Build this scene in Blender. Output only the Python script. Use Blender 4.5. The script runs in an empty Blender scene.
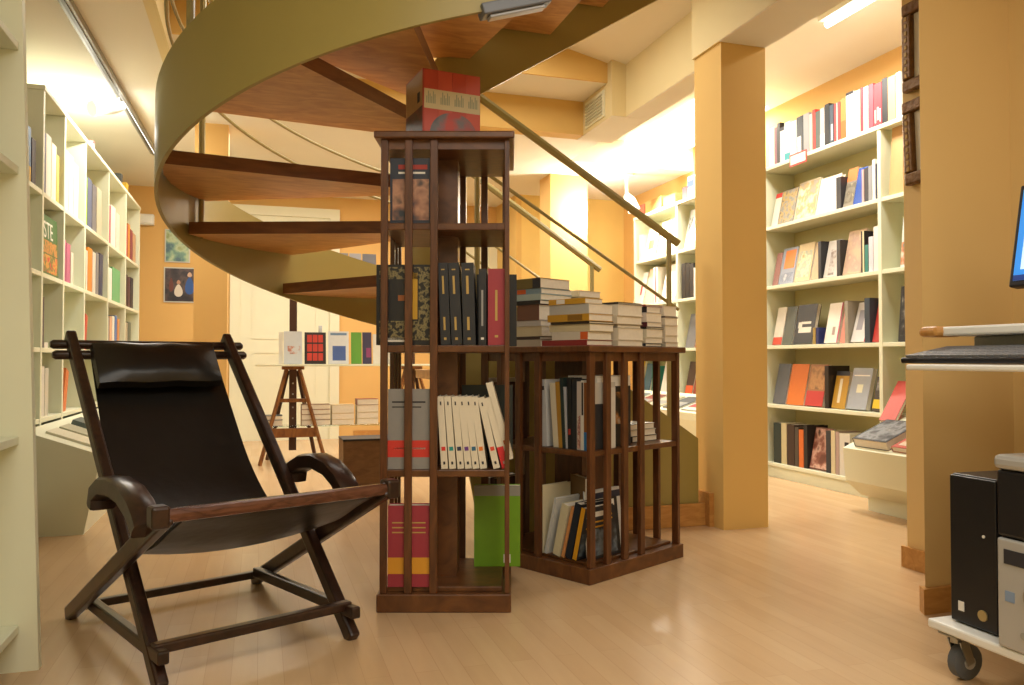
import bpy, bmesh, random
from math import sin, cos, pi, radians, sqrt, atan2, degrees
from mathutils import Vector, Matrix
random.seed(7)
C = bpy.context.scene.collection
# ------------------------------------------------------------------ camera frame (room axes: X right along back wall, Y into the room)
CAMZ, FPX, PITCH, YAW = .85, 800., radians(1.25), radians(17.5)
def ray(px, py):
    X = (px-512)/FPX; Z = (342.5-py)/FPX
    y = cos(PITCH)-Z*sin(PITCH); z = sin(PITCH)+Z*cos(PITCH)
    return Vector((X*cos(YAW)+y*sin(YAW), -X*sin(YAW)+y*cos(YAW), z))
def pu(px, py, u):
    r = ray(px, py); return r*(u/r.x)+Vector((0, 0, CAMZ))
def pv(px, py, v):
    r = ray(px, py); return r*(v/r.y)+Vector((0, 0, CAMZ))
# ------------------------------------------------------------------ materials
def lin(c):
    if isinstance(c, str):
        c = tuple(int(c[i:i+2], 16)/255 for i in (0, 2, 4))
    return tuple(((x+.055)/1.055)**2.4 if x > .04045 else x/12.92 for x in c)+(1,)
MC = {}
def mat(name, col, rough=.6, metal=0, emit=0, noise=.06, nscale=6., bump=0, stretch=None, spec=.5):
    key = (name, col, rough)
    if key in MC: return MC[key]
    m = bpy.data.materials.new(name); m.use_nodes = True
    nt = m.node_tree; b = nt.nodes['Principled BSDF']
    c = lin(col)
    b.inputs['Base Color'].default_value = c
    b.inputs['Roughness'].default_value = rough
    b.inputs['Metallic'].default_value = metal
    b.inputs['Specular IOR Level'].default_value = spec
    if emit:
        b.inputs['Emission Color'].default_value = c; b.inputs['Emission Strength'].default_value = emit
    if noise:
        tc = nt.nodes.new('ShaderNodeTexCoord'); mp = nt.nodes.new('ShaderNodeMapping')
        if stretch: mp.inputs['Scale'].default_value = stretch
        nz = nt.nodes.new('ShaderNodeTexNoise'); nz.inputs['Scale'].default_value = nscale; nz.inputs['Detail'].default_value = 4
        mx = nt.nodes.new('ShaderNodeMix'); mx.data_type = 'RGBA'
        mx.inputs[6].default_value = tuple(x*(1-noise*1.6) for x in c[:3])+(1,)
        mx.inputs[7].default_value = tuple(min(1, x*(1+noise*1.6)) for x in c[:3])+(1,)
        nt.links.new(tc.outputs['Object'], mp.inputs[0]); nt.links.new(mp.outputs[0], nz.inputs[0])
        nt.links.new(nz.outputs[0], mx.inputs[0]); nt.links.new(mx.outputs[2], b.inputs['Base Color'])
        if bump:
            bp = nt.nodes.new('ShaderNodeBump'); bp.inputs['Strength'].default_value = bump; bp.inputs['Distance'].default_value = .01
            nt.links.new(nz.outputs[0], bp.inputs['Height']); nt.links.new(bp.outputs[0], b.inputs['Normal'])
    MC[key] = m
    return m
def wood(name, c1, c2, rough=.4, stretch=(2, 2, 14), scale=3.):
    if name in MC: return MC[name]
    m = bpy.data.materials.new(name); m.use_nodes = True
    nt = m.node_tree; b = nt.nodes['Principled BSDF']; b.inputs['Roughness'].default_value = rough
    tc = nt.nodes.new('ShaderNodeTexCoord'); mp = nt.nodes.new('ShaderNodeMapping'); mp.inputs['Scale'].default_value = stretch
    nz = nt.nodes.new('ShaderNodeTexNoise'); nz.inputs['Scale'].default_value = scale; nz.inputs['Detail'].default_value = 6; nz.inputs['Distortion'].default_value = 1.2
    cr = nt.nodes.new('ShaderNodeValToRGB'); cr.color_ramp.elements[0].position = .3; cr.color_ramp.elements[1].position = .7
    cr.color_ramp.elements[0].color = lin(c1); cr.color_ramp.elements[1].color = lin(c2)
    nt.links.new(tc.outputs['Object'], mp.inputs[0]); nt.links.new(mp.outputs[0], nz.inputs[0])
    nt.links.new(nz.outputs[0], cr.inputs[0]); nt.links.new(cr.outputs[0], b.inputs['Base Color'])
    MC[name] = m
    return m
def art(cols, scale=14., seed=0):
    key = ('art', tuple(cols), scale, seed)
    if key in MC: return MC[key]
    m = bpy.data.materials.new('printed_picture'); m.use_nodes = True
    nt = m.node_tree; b = nt.nodes['Principled BSDF']; b.inputs['Roughness'].default_value = .4
    tc = nt.nodes.new('ShaderNodeTexCoord'); mp = nt.nodes.new('ShaderNodeMapping'); mp.inputs['Location'].default_value = (seed*1.7, seed*.9, seed*2.3)
    nz = nt.nodes.new('ShaderNodeTexNoise'); nz.inputs['Scale'].default_value = scale; nz.inputs['Detail'].default_value = 3
    cr = nt.nodes.new('ShaderNodeValToRGB')
    els = cr.color_ramp.elements
    while len(els) < len(cols): els.new(.5)
    for i, c in enumerate(cols):
        els[i].position = .34+.34*i/max(1, len(cols)-1); els[i].color = lin(c)
    nt.links.new(tc.outputs['Object'], mp.inputs[0]); nt.links.new(mp.outputs[0], nz.inputs[0])
    nt.links.new(nz.outputs[0], cr.inputs[0]); nt.links.new(cr.outputs[0], b.inputs['Base Color'])
    MC[key] = m
    return m
M = dict(
    wall=mat('ochre_paint', 'dcb56a', .75, noise=.03, nscale=2),
    wall_or=mat('orange_paint', 'dcb06a', .75, noise=.03, nscale=2),
    wallr=mat('ochre_paint_right', 'dab97c', .75, noise=.03, nscale=2),
    pale=mat('pale_yellow_paint', 'e0ce9c', .75, noise=.03, nscale=2),
    ceil=mat('ceiling_paint', 'e6e0d2', .85, noise=.02, nscale=2),
    cream=mat('cream_lacquer', 'dfe1c8', .45, noise=.02),
    door=mat('door_paint', 'e4e0c4', .45, noise=.02),
    olive=mat('olive_paint', '9a8b4c', .42, noise=.05, nscale=3),
    rail=mat('olive_rail_paint', '978a56', .4, noise=.04),
    tread=wood('stair_wood', 'b07a42', 'd09e5c', .4, (3, 9, 9), 2.2),
    treadedge=wood('stair_edge_wood', '6a3d1e', '88552c', .4, (2, 2, 10), 2.5),
    dark=wood('mahogany', '482812', '693f21', .36, (14, 14, 2), 3),
    darkh=wood('mahogany_board', '4c2b14', '6e4523', .36, (4, 10, 4), 3),
    ebony=wood('dark_chair_wood', '20130d', '3b251b', .28, (6, 6, 6), 4),
    rose=wood('rosewood_rail', '45271a', '6b4330', .25, (3, 12, 12), 4),
    easel=wood('easel_wood', '6b3d1a', '93602c', .45, (8, 8, 2), 3),
    base=wood('baseboard_wood', 'b07a3c', 'c89552', .4, (3, 12, 12), 3),
    leather=mat('black_leather', '16130f', .33, noise=.2, nscale=9, bump=.35),
    page=mat('page_paper', 'e6dfd0', .85, noise=.06, nscale=60),
    steel=mat('brushed_steel', 'a9a9a4', .35, .9, noise=.03),
    black=mat('black_plastic', '17171a', .4, noise=.05),
    silver=mat('silver_plastic', 'b9b9b6', .35, .3, noise=.02),
    white=mat('white_plastic', 'e6e6e0', .45, noise=.02),
    grey=mat('grey_plastic', '9c9a90', .5, noise=.03),
    rubber=mat('grey_rubber', '55585c', .6, noise=.05),
    gilt=mat('gilt_frame', '6b4a22', .4, .4, noise=.35, nscale=45, bump=.6),
    paper=mat('mount_paper', 'd9d2bf', .8, noise=.03),
)
# ------------------------------------------------------------------ mesh helpers
class MB:
    """collects shapes, several materials, into one mesh object"""
    def __init__(s): s.v = []; s.f = []; s.m = []; s.mats = []; s.sm = []
    def _mi(s, m):
        if m not in s.mats: s.mats.append(m)
        return s.mats.index(m)
    def add(s, vs, fs, m, smooth=False):
        o = len(s.v); s.v += [tuple(v) for v in vs]; i = s._mi(m)
        for f in fs: s.f.append(tuple(o+k for k in f)); s.m.append(i); s.sm.append(smooth)
    def box(s, x0, x1, y0, y1, z0, z1, m, mx=None):
        vs = [Vector((x, y, z)) for x in (x0, x1) for y in (y0, y1) for z in (z0, z1)]
        if mx: vs = [mx @ v for v in vs]
        s.add(vs, [(0, 1, 3, 2), (4, 6, 7, 5), (0, 4, 5, 1), (2, 3, 7, 6), (0, 2, 6, 4), (1, 5, 7, 3)], m)
        return s
    def cbox(s, x0, x1, y0, y1, z0, z1, m, c=.004, mx=None):
        """box with chamfered edges"""
        bm = bmesh.new(); bmesh.ops.create_cube(bm, size=1)
        for v in bm.verts: v.co = Vector((x0+(v.co.x+.5)*(x1-x0), y0+(v.co.y+.5)*(y1-y0), z0+(v.co.z+.5)*(z1-z0)))
        bmesh.ops.bevel(bm, geom=bm.edges[:], offset=c, segments=2, affect='EDGES', profile=.5)
        vs = [v.co.copy() for v in bm.verts]
        if mx: vs = [mx @ v for v in vs]
        bm.verts.index_update()
        s.add(vs, [[v.index for v in f.verts] for f in bm.faces], m); bm.free()
        return s
    def bar(s, p0, p1, w, h, m, up=(0, 0, 1), c=.003):
        p0 = Vector(p0); p1 = Vector(p1); d = p1-p0; L = d.length; d.normalize()
        side = d.cross(Vector(up)).normalized(); u2 = side.cross(d)
        mx = Matrix((side, d, u2)).transposed().to_4x4(); mx.translation = p0
        if c: s.cbox(-w/2, w/2, 0, L, -h/2, h/2, m, c, mx)
        else: s.box(-w/2, w/2, 0, L, -h/2, h/2, m, mx)
        return s
    def tube(s, pts, r, m, n=10, cap=True):
        pts = [Vector(p) for p in pts]; rings = []
        rs = r if isinstance(r, (list, tuple)) else [r]*len(pts)
        for i, p in enumerate(pts):
            t = (pts[min(i+1, len(pts)-1)]-pts[max(i-1, 0)]).normalized()
            a = t.cross(Vector((0, 0, 1)))
            if a.length < 1e-3: a = t.cross(Vector((1, 0, 0)))
            a.normalize(); b = t.cross(a)
            rings.append([p+(a*cos(2*pi*k/n)+b*sin(2*pi*k/n))*rs[i] for k in range(n)])
        vs = [v for q in rings for v in q]; fs = []
        for i in range(len(pts)-1):
            for k in range(n): fs.append((i*n+k, i*n+(k+1) % n, (i+1)*n+(k+1) % n, (i+1)*n+k))
        if cap: fs += [tuple(range(n))[::-1], tuple((len(pts)-1)*n+k for k in range(n))]
        s.add(vs, fs, m, True)
        return s
    def prism(s, poly, z0, z1, m, mx=None):
        """polygon (x, y) extruded along z"""
        n = len(poly); vs = [Vector((x, y, z0)) for x, y in poly]+[Vector((x, y, z1)) for x, y in poly]
        if mx: vs = [mx @ v for v in vs]
        fs = [tuple(range(n))[::-1], tuple(range(n, 2*n))]+[(i, (i+1) % n, n+(i+1) % n, n+i) for i in range(n)]
        s.add(vs, fs, m); return s
    def strip(s, ring_list, m, closed=True, smooth=True, caps=True):
        """loft through rings of equal vertex count"""
        n = len(ring_list[0]); vs = [v for r in ring_list for v in r]; fs = []
        for i in range(len(ring_list)-1):
            for k in range(n if closed else n-1):
                fs.append((i*n+k, i*n+(k+1) % n, (i+1)*n+(k+1) % n, (i+1)*n+k))
        if caps and closed: fs += [tuple(range(n))[::-1], tuple((len(ring_list)-1)*n+k for k in range(n))]
        s.add(vs, fs, m, smooth); return s
    def build(s, name, parent=None, mx=None):
        me = bpy.data.meshes.new(name); me.from_pydata(s.v, [], s.f)
        for m in s.mats: me.materials.append(m)
        me.polygons.foreach_set('material_index', s.m); me.polygons.foreach_set('use_smooth', s.sm)
        bm = bmesh.new(); bm.from_mesh(me); bmesh.ops.recalc_face_normals(bm, faces=bm.faces[:]); bm.to_mesh(me); bm.free()
        if any(s.sm): me.set_sharp_from_angle(angle=radians(40))
        o = bpy.data.objects.new(name, me); C.objects.link(o)
        if parent: o.parent = parent
        if mx: o.matrix_local = mx
        return o
def tag(o, label, cat, group=None, kind=None):
    o['label'] = label; o['category'] = cat
    if group: o['group'] = group
    if kind: o['kind'] = kind
    return o
def thing(name, loc, label, cat, rz=0, group=None):
    o = bpy.data.objects.new(name, None); C.objects.link(o); o.empty_display_size = .05
    o.location = loc; o.rotation_euler = (0, 0, rz)
    return tag(o, label, cat, group)
def struct(name, mb):
    o = mb.build(name); o['kind'] = 'structure'; return o
def sbox(name, *a): return struct(name, MB().box(*a))
# ------------------------------------------------------------------ camera
cam = bpy.data.cameras.new('camera'); cam.sensor_width = 36; cam.lens = 36*FPX/1024; cam.clip_end = 60
co = bpy.data.objects.new('camera', cam); C.objects.link(co)
co.location = (0, 0, CAMZ); co.rotation_euler = (radians(90)+PITCH, 0, -YAW)
bpy.context.scene.camera = co
# ------------------------------------------------------------------ room shell
def floor_mat():
    m = bpy.data.materials.new('wood_floor'); m.use_nodes = True; nt = m.node_tree; b = nt.nodes['Principled BSDF']
    tc = nt.nodes.new('ShaderNodeTexCoord'); mp = nt.nodes.new('ShaderNodeMapping'); mp.inputs['Rotation'].default_value = (0, 0, radians(90))
    br = nt.nodes.new('ShaderNodeTexBrick'); br.inputs['Scale'].default_value = 1
    br.inputs['Brick Width'].default_value = .62; br.inputs['Row Height'].default_value = .068; br.inputs['Mortar Size'].default_value = .0009
    br.inputs['Color1'].default_value = lin('ccab82'); br.inputs['Color2'].default_value = lin('d2b38b'); br.inputs['Mortar'].default_value = lin('c2a078')
    br.inputs['Bias'].default_value = 0
    nz = nt.nodes.new('ShaderNodeTexNoise'); nz.inputs['Scale'].default_value = 2.5; nz.inputs['Detail'].default_value = 6
    m2 = nt.nodes.new('ShaderNodeMapping'); m2.inputs['Scale'].default_value = (9, .9, 1)
    mx = nt.nodes.new('ShaderNodeMix'); mx.data_type = 'RGBA'; mx.blend_type = 'MULTIPLY'; mx.inputs[0].default_value = .5
    cr = nt.nodes.new('ShaderNodeValToRGB'); cr.color_ramp.elements[0].color = (.68, .62, .56, 1); cr.color_ramp.elements[1].color = (1, 1, 1, 1)
    nt.links.new(tc.outputs['Object'], mp.inputs[0]); nt.links.new(mp.outputs[0], br.inputs[0])
    nt.links.new(tc.outputs['Object'], m2.inputs[0]); nt.links.new(m2.outputs[0], nz.inputs[0]); nt.links.new(nz.outputs[0], cr.inputs[0])
    nt.links.new(br.outputs[0], mx.inputs[6]); nt.links.new(cr.outputs[0], mx.inputs[7]); nt.links.new(mx.outputs[2], b.inputs['Base Color'])
    b.inputs['Roughness'].default_value = .27
    return m
FL = floor_mat()
ZL, ZR, ZU = 2.62, 2.84, 2.90
sbox('floor', -2.2, 4.2, -2.5, 9.2, -.1, 0, FL)
W, WO, PA, CE = M['wall'], M['wall_or'], M['pale'], M['ceil']
# walls
sbox('wall_left', -1.55, -1.45, -2.5, 9.0, 0, ZL, M['cream'])
sbox('wall_back', -1.45, 2.66, 8.86, 8.98, 0, ZL, WO)
sbox('wall_back_right', 2.66, 3.95, 8.1, 8.2, 0, ZL, mat('yellow_paint', 'e8c878', .75, noise=.03))
sbox('wall_return', 2.60, 2.66, 8.1, 8.98, 0, ZL, W)
sbox('wall_right', 3.86, 3.96, 2.4, 8.1, 0, ZR, WO)
sbox('wall_rear', -2.2, 2.6, -2.5, -2.4, 0, ZU, PA)
# right stub wall with the picture frames, its pilaster toward the camera
struct('wall_right_near', MB().box(2.545, 2.72, -2.4, 2.665, 0, ZU, M['wallr']))
struct('wall_pilaster', MB().prism([(2.14, 2.165), (2.545, 2.17), (2.545, 2.40)], 0, ZU, M['wallr']))
# column under the beam
sbox('wall_column', 2.215, 2.475, 3.51, 3.77, 0, 2.46, W)
sbox('wall_pillar_back', 2.62, 3.0, 7.1, 7.4, 0, ZL, WO)
sbox('wall_pillar_left', -.47, -.235, 6.35, 6.6, 0, ZL, WO)
# beams and fascias round the raised ceiling
struct('ceiling_beam', MB().box(2.2, 2.475, .2, 3.77, 2.46, 3.5, PA).box(2.30, 2.475, 3.77, 4.79, 2.46, 3.5, PA).box(2.2, 2.475, 4.79, 5.40, 2.46, 3.5, PA).box(2.475, 2.62, 5.28, 5.40, 2.60, 3., PA))
struct('wall_fascia_back', MB().box(-.5, 2.2, 5.28, 5.40, 2.46, 2.74, W))
struct('wall_fascia_upper', MB().box(-.5, 2.35, 4.86, 4.875, 2.70, 3.55, W))
struct('wall_fascia_left', MB().box(-.56, -.5, .5, 5.40, 2.615, 3.55, PA))
sbox('ceiling', -1.5, 2.62, 5.40, 9.0, ZL, ZL+.1, CE)
sbox('ceiling_left', -1.5, -.56, -2.5, 5.40, ZL, ZL+.1, CE)
sbox('ceiling_step', -.5, 2.2, 4.875, 5.30, 2.70, 2.73, CE)
struct('ceiling_raised', MB().prism([(-.7, 3.497), (2.4, 2.784), (2.4, 2.884), (-.7, 3.597)], -4.87, -3.32, CE, Matrix(((1, 0, 0, 0), (0, 0, -1, 0), (0, 1, 0, 0), (0, 0, 0, 1)))))
sbox('ceiling_stair_head', -.68, 2.2, .5, 3.32, 3.5, 3.6, CE)
sbox('ceiling_front', -.68, 2.2, -2.5, .5, ZL, ZL+.1, CE)
sbox('ceiling_right', 2.475, 3.9, .2, 6.6, ZR, ZR+.1, CE)
struct('ceiling_right_far', MB().box(2.62, 3.9, 6.6, 8.15, ZL, ZR+.05, CE))
# underside lining of the beam, paler than its face
struct('trim_beam_soffit', MB().box(2.203, 2.475, .2, 3.505, 2.457, 2.46, CE).box(2.303, 2.475, 3.775, 4.787, 2.457, 2.46, CE).box(2.203, 2.475, 4.793, 5.4, 2.457, 2.46, CE))
# baseboards
BW = M['base']
struct('baseboard_right', MB().box(2.527, 2.545, 2.42, 2.68, 0, .085, BW))
struct('baseboard_pilaster', MB().prism([(2.115, 2.145), (2.545, 2.15), (2.545, 2.17), (2.14, 2.165), (2.155, 2.173), (2.14, 2.19)], 0, .085, BW))
struct('baseboard_column', MB().box(2.19, 2.215, 3.60, 3.79, 0, .17, BW))
struct('baseboard_back', MB().box(-1.45, -.35, 8.84, 8.86, 0, .08, BW).box(.98, 2.6, 8.84, 8.86, 0, .08, BW))
# doors
def door(name, u0, u1, v, ztop, handle_u, lab):
    D = M['door']
    r = bpy.data.objects.new(name, None); C.objects.link(r); r.location = ((u0+u1)/2, v, 0); r['kind'] = 'structure'
    ox, oy = r.location.x, r.location.y
    fw = .1
    MB().box(u0-fw-ox, u0-ox, -.05, 0, 0, ztop+fw, D).box(u1-ox, u1+fw-ox, -.05, 0, 0, ztop+fw, D).box(u0-ox, u1-ox, -.05, 0, ztop, ztop+fw, D).build('door_frame', r)
    leaf = MB().box(u0-ox, u1-ox, -.025, 0, 0, ztop, D)
    w = u1-u0
    for z0, z1 in ((.15, .95), (1.07, ztop-.15)):
        for a, b2 in ((.12, w-.12),):
            x0 = u0-ox+a; x1 = u0-ox+b2
            leaf.box(x0, x1, -.032, -.025, z0, z0+.03, D).box(x0, x1, -.032, -.025, z1-.03, z1, D)
            leaf.box(x0, x0+.03, -.032, -.025, z0+.03, z1-.03, D).box(x1-.03, x1, -.032, -.025, z0+.03, z1-.03, D)
    leaf.build('door_leaf', r)
    if handle_u:
        h = handle_u-ox
        MB().cbox(h-.02, h+.02, -.034, -.025, 1.0, 1.22, M['steel'], .003).tube([(h, -.034, 1.13), (h, -.075, 1.13), (h-.13, -.075, 1.13)], .011, M['steel']).build('door_handle', r)
door('door_1', -.2, .72, 8.86, 2.38, .62, '')
door('door_2', 1.95, 2.5, 8.86, 2.2, None, '')
# ------------------------------------------------------------------ staircase
OL, RA = M['olive'], M['rail']
UC, VC, RO, RI = .812, 3.475, 1.205, .2
def zb(t): return 1.01+.00513*(t-90)          # lower edge of the stringers on the turn, t in degrees
HB = .35
U0 = 2.165                                     # foot of the flight
def ztop1(u): return .445+.67*(U0-u)           # top edge of the stringers on the first flight
def path(R, off, n=60, exit_u=2.35):
    """line of a stringer seen from above with its lower-edge height; off moves along from first flight to exit"""
    pts = []
    for i in range(7):
        u = U0+(UC-U0)*i/7; pts.append((u, VC+R, ztop1(u)-HB))
    for i in range(n+1):
        t = 90+180*i/n; pts.append((UC+R*cos(radians(t)), VC+R*sin(radians(t)), zb(t)))
    for i in range(1, 8):
        u = UC+(exit_u-UC)*i/7; pts.append((u, VC-R, zb(270)+.62*(u-UC)))
    return pts
stair = thing('spiral_staircase', (UC, VC, 0), 'olive painted half turn staircase with open wooden treads sweeping over the revolving bookcases', 'staircase')
SO = Vector((-UC, -VC, 0))
def ribbon(name, R, th, floor_panel, exit_u):
    rings = []
    P = path(R, 0, exit_u=exit_u)
    for i, p in enumerate(P):
        a = Vector(P[max(i-1, 0)][:2]); b = Vector(P[min(i+1, len(P)-1)][:2]); d = (b-a).normalized(); n = Vector((-d.y, d.x))*th/2
        z0, z1 = max(p[2], .0), p[2]+HB
        if floor_panel and i <= 6: z0 = .0 if i < 7 else z0
        q = Vector(p[:2])
        rings.append([Vector((*(q+n), z0)), Vector((*(q-n), z0)), Vector((*(q-n), z1)), Vector((*(q+n), z1))])
    mb = MB(); mb.strip([[v+SO for v in r] for r in rings], OL)
    return mb.build(name, stair)
ribbon('outer_stringer', RO, .014, False, 2.35)
ribbon('inner_stringer', RI, .02, True, 2.35)
TD, TE = M['tread'], M['treadedge']
def tread_wedge(t0, t1, ztop, th=.055):
    poly = []
    for k in range(5):
        t = radians(t0+(t1-t0)*k/4); poly.append(((RO-.02)*cos(t), (RO-.02)*sin(t)))
    for k in range(3):
        t = radians(t1+(t0-t1)*k/2); poly.append(((RI+.02)*cos(t), (RI+.02)*sin(t)))
    m = MB().prism(poly, ztop-th, ztop, TD)
    ti = m._mi(TE)
    for q in range(2, len(m.f)): m.m[q] = ti      # side faces take a darker tone than top and bottom
    m.build('tread', stair)
for i in range(5):                              # first flight
    u1 = U0-.02-.245*i; zt = .135+.165*i
    MB().cbox(u1-.29-UC, u1-UC, .22, RO-.02, zt-.05, zt, TD, .004).build('tread', stair)
zt0 = 1.258
for k, t in enumerate((126, 161, 190, 228, 249, 277)):
    tread_wedge(t-(38, 38, 36, 40, 31, 46)[k], t, 1.258+.0061*(t-126))
zl = 1.258+.0061*(277-126)
for i in range(5):                              # flight leaving to the right
    u0 = UC+.10+.25*i; zt = zl+.14+.155*i
    MB().cbox(u0-UC, u0+.29-UC, -RO+.02, -RI-.02, zt-.05, zt, TD, .004).build('tread', stair)
# wooden plinth at the foot of the stair
MB().cbox(1.62-UC, 2.2-UC, .165-.0, .182, 0, .115, BW, .003).build('plinth', stair)
MB().box(1.70-UC, 1.735-UC, .176, .183, .115, .30, M['black']).build('vent_slot', stair)
# rails: hand rail, two thin rails, balusters
def rail_pts(R, off, n0=0):
    """hand rail line less off, over the stringer of radius R"""
    far_side = R > .5
    P = path(R, 0); out = []
    for i, p in enumerate(P):
        if i <= 6:
            u = 2.075+(UC-2.075)*i/7 if not far_side else 2.05+(UC-2.05)*i/7
            z = (1.458+.617*(2.073-u)) if not far_side else (1.42+.66*(2.05-u))
            out.append(Vector((u, p[1], z-off))+SO)
        else: out.append(Vector((p[0], p[1], p[2]+HB+.885-off))+SO)
    return out
RO2, RI2 = RO-.03, RI+.028
for off, r, nm in ((0, .02, 'handrail'), (.335, .008, 'thin_rail'), (.50, .008, 'thin_rail')):
    MB().tube(rail_pts(RO2, off), r, RA, 8).build(nm, stair)
for off, r, nm in ((0, .021, 'handrail'), (.345, .009, 'thin_rail')):
    MB().tube(rail_pts(RI2, off)[:8], r, RA, 8).build(nm, stair)
def baluster(p, zlow, ztop, r=.014):
    MB().tube([(p.x, p.y, zlow-.07), (p.x, p.y, zlow), (p.x, p.y, ztop)], [.006, r, r], RA, 8).build('baluster', stair)
for R_, idx in ((RO2, (0, 5, 29, 46, 51, 57, 64)), (RI2, (0, 6))):
    T0 = rail_pts(R_, 0); P0 = path(R_, 0)
    for i in idx:
        p = T0[i].copy(); u = p.x+UC
        if i == 0: p.x -= .055; u -= .055
        zst = ztop1(u) if i <= 6 else P0[i][2]+HB
        p.z = T0[i].z+(.034 if i == 0 else 0)
        baluster(p, zst-.22, p.z)
# fluorescent batten under the near stringer
b0, b1 = pv(481, 14, 2.29), pv(548, 1, 2.29)
lt = thing('batten_light', (b0+b1)/2, 'slim grey batten light fixed under the near edge of the staircase', 'light', 0)
lt.rotation_euler = (0, -atan2(b1.z-b0.z, b1.x-b0.x), 0); hl = (b1-b0).length/2
MB().cbox(-hl, hl, -.03, .03, -.012, .022, mat('grey_batten', '666a72', .4), .004).build('housing', lt)
MB().cbox(-hl+.02, hl-.02, -.018, .018, -.022, -.012, mat('batten_diffuser', '9a9ca0', .3), .003).build('diffuser', lt)
# ------------------------------------------------------------------ deck chair
CH_A = .4113                                   # angle of the chair's width axis
ch = thing('deck_chair', (.0158, 2.3789, 0), 'dark wooden deck chair with black leather sling and headrest, left of the tall bookcase', 'chair', CH_A)
# local axes: x across (left post at -x), y backwards, z up
EB = M['ebony']; hw = .28
for s in (-1, 1):
    x = s*hw
    MB().bar((x, -.012, .0), (x, 1.015, .94), .034, .05, EB, c=.008).build('back_post', ch)
    xl = s*(hw+.036)
    MB().bar((xl, -.15, .472), (xl, .80, .01), .034, .05, EB, c=.008).build('leg', ch)
    xr = s*(hw+.0)
    MB().bar((xr+s*.0, .70, .065), (xr, -.03, .085), .030, .036, EB, c=.006).build('side_rail', ch)
    # curved arm rest
    mb = MB(); pts = [(.36, .43), (.345, .468), (.28, .496), (.18, .505), (.08, .497), (.0, .472), (-.04, .448), (-.065, .425)] if s < 0 else [(.50, .425), (.485, .468), (.41, .497), (.32, .506), (.23, .492), (.165, .462), (.13, .435), (.11, .405)]
    rings = []
    for i, (y, z) in enumerate(pts):
        a = Vector((0, *pts[max(i-1, 0)])); b = Vector((0, *pts[min(i+1, len(pts)-1)])); d = (b-a).normalized()
        n = Vector((0, -d.z, d.y)); w, h = .040, .027
        c = Vector((s*(hw+.055), y, z)); ring = []
        for q in range(12):
            t = 2*pi*q/12; cx, cy = cos(t), sin(t)
            cx = (abs(cx)**.42)*(1 if cx > 0 else -1); cy = (abs(cy)**.42)*(1 if cy > 0 else -1)
            ring.append(c+Vector((w*cx*.9, 0, 0))+n*h*cy)
        rings.append(ring)
    mb.strip(rings, EB); mb.build('armrest', ch)
MB().bar((-.29, .03, .095), (.29, .03, .095), .034, .028, EB, c=.005).build('front_stretcher', ch)
MB().bar((-.31, .74, .045), (.31, .74, .045), .03, .026, EB, c=.005).build('rear_stretcher', ch)
rl = MB().bar((-.345, -.135, .468), (.335, -.135, .468), .040, .034, M['rose'], c=.012); ro = rl.build('front_rail', ch)
for s in (-1, 1): MB().cbox(s*.33-.022, s*.33+.022, -.160, -.110, .440, .496, EB, .008).build('rail_end', ch)
for (y, z) in ((1.003, .905), (.965, .868)):
    m_ = MB().tube([(-.345, y, z), (-.335, y, z), (.335, y, z), (.345, y, z)], [.010, .017, .017, .010], EB, 10)
    m_.build('top_bar', ch)
# leather sling: narrow sheet hanging between the top bars and the front rail
def sling_pt(t):
    ctrl = [(.985, .885), (.83, .68), (.66, .47), (.48, .335), (.30, .298), (.10, .345), (-.05, .415), (-.135, .452)]
    f = t*(len(ctrl)-1); i = min(int(f), len(ctrl)-2); f -= i
    def g(j): return Vector(ctrl[max(0, min(len(ctrl)-1, j))])
    a, b, c, d = g(i-1), g(i), g(i+1), g(i+2)
    return .5*((2*b)+(c-a)*f+(2*a-5*b+4*c-d)*f*f+(3*b-a-3*c+d)*f**3)
rings = []; NS = 36
for i in range(NS+1):
    t = i/NS; p = sling_pt(t); q = sling_pt(min(1, t+.01))-sling_pt(max(0, t-.01)); q.normalize(); nx = Vector((-q.y, q.x))
    hwid = .222+.05*min(1, t*1.8) -.012*sin(t*pi)*(t < .5)
    top = []; bot = []
    for k in range(13):
        xx = -hwid+2*hwid*k/12; sag = -.03*(1-(2*k/12-1)**2)*sin(pi*t)
        pp = p-nx*0+Vector((0, sag)); top.append(Vector((xx, pp.x, pp.y+.004))); bot.append(Vector((xx, pp.x, pp.y-.004)))
    rings.append(top+bot[::-1])
MB().strip(rings, M['leather']).build('sling', ch)
# head cushion
bm = bmesh.new(); bmesh.ops.create_cube(bm, size=1); bmesh.ops.subdivide_edges(bm, edges=bm.edges[:], cuts=7, use_grid_fill=True)
for v in bm.verts:
    x, y, z = v.co*2
    e = (1-abs(x)**6)*(1-abs(z)**4)
    v.co = Vector((x*.212, y*(.018+.026*e)+.004*sin(9*x+3*z)*e, z*.088+.003*sin(7*x)))
me = MB(); bm.verts.index_update(); me.add([v.co.copy() for v in bm.verts], [[v.index for v in f.verts] for f in bm.faces], M['leather'], True); bm.free()
hc = me.build('head_cushion', ch); hc.location = (-.02, .876, .832); hc.rotation_euler = (radians(-38), 0, 0)
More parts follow.
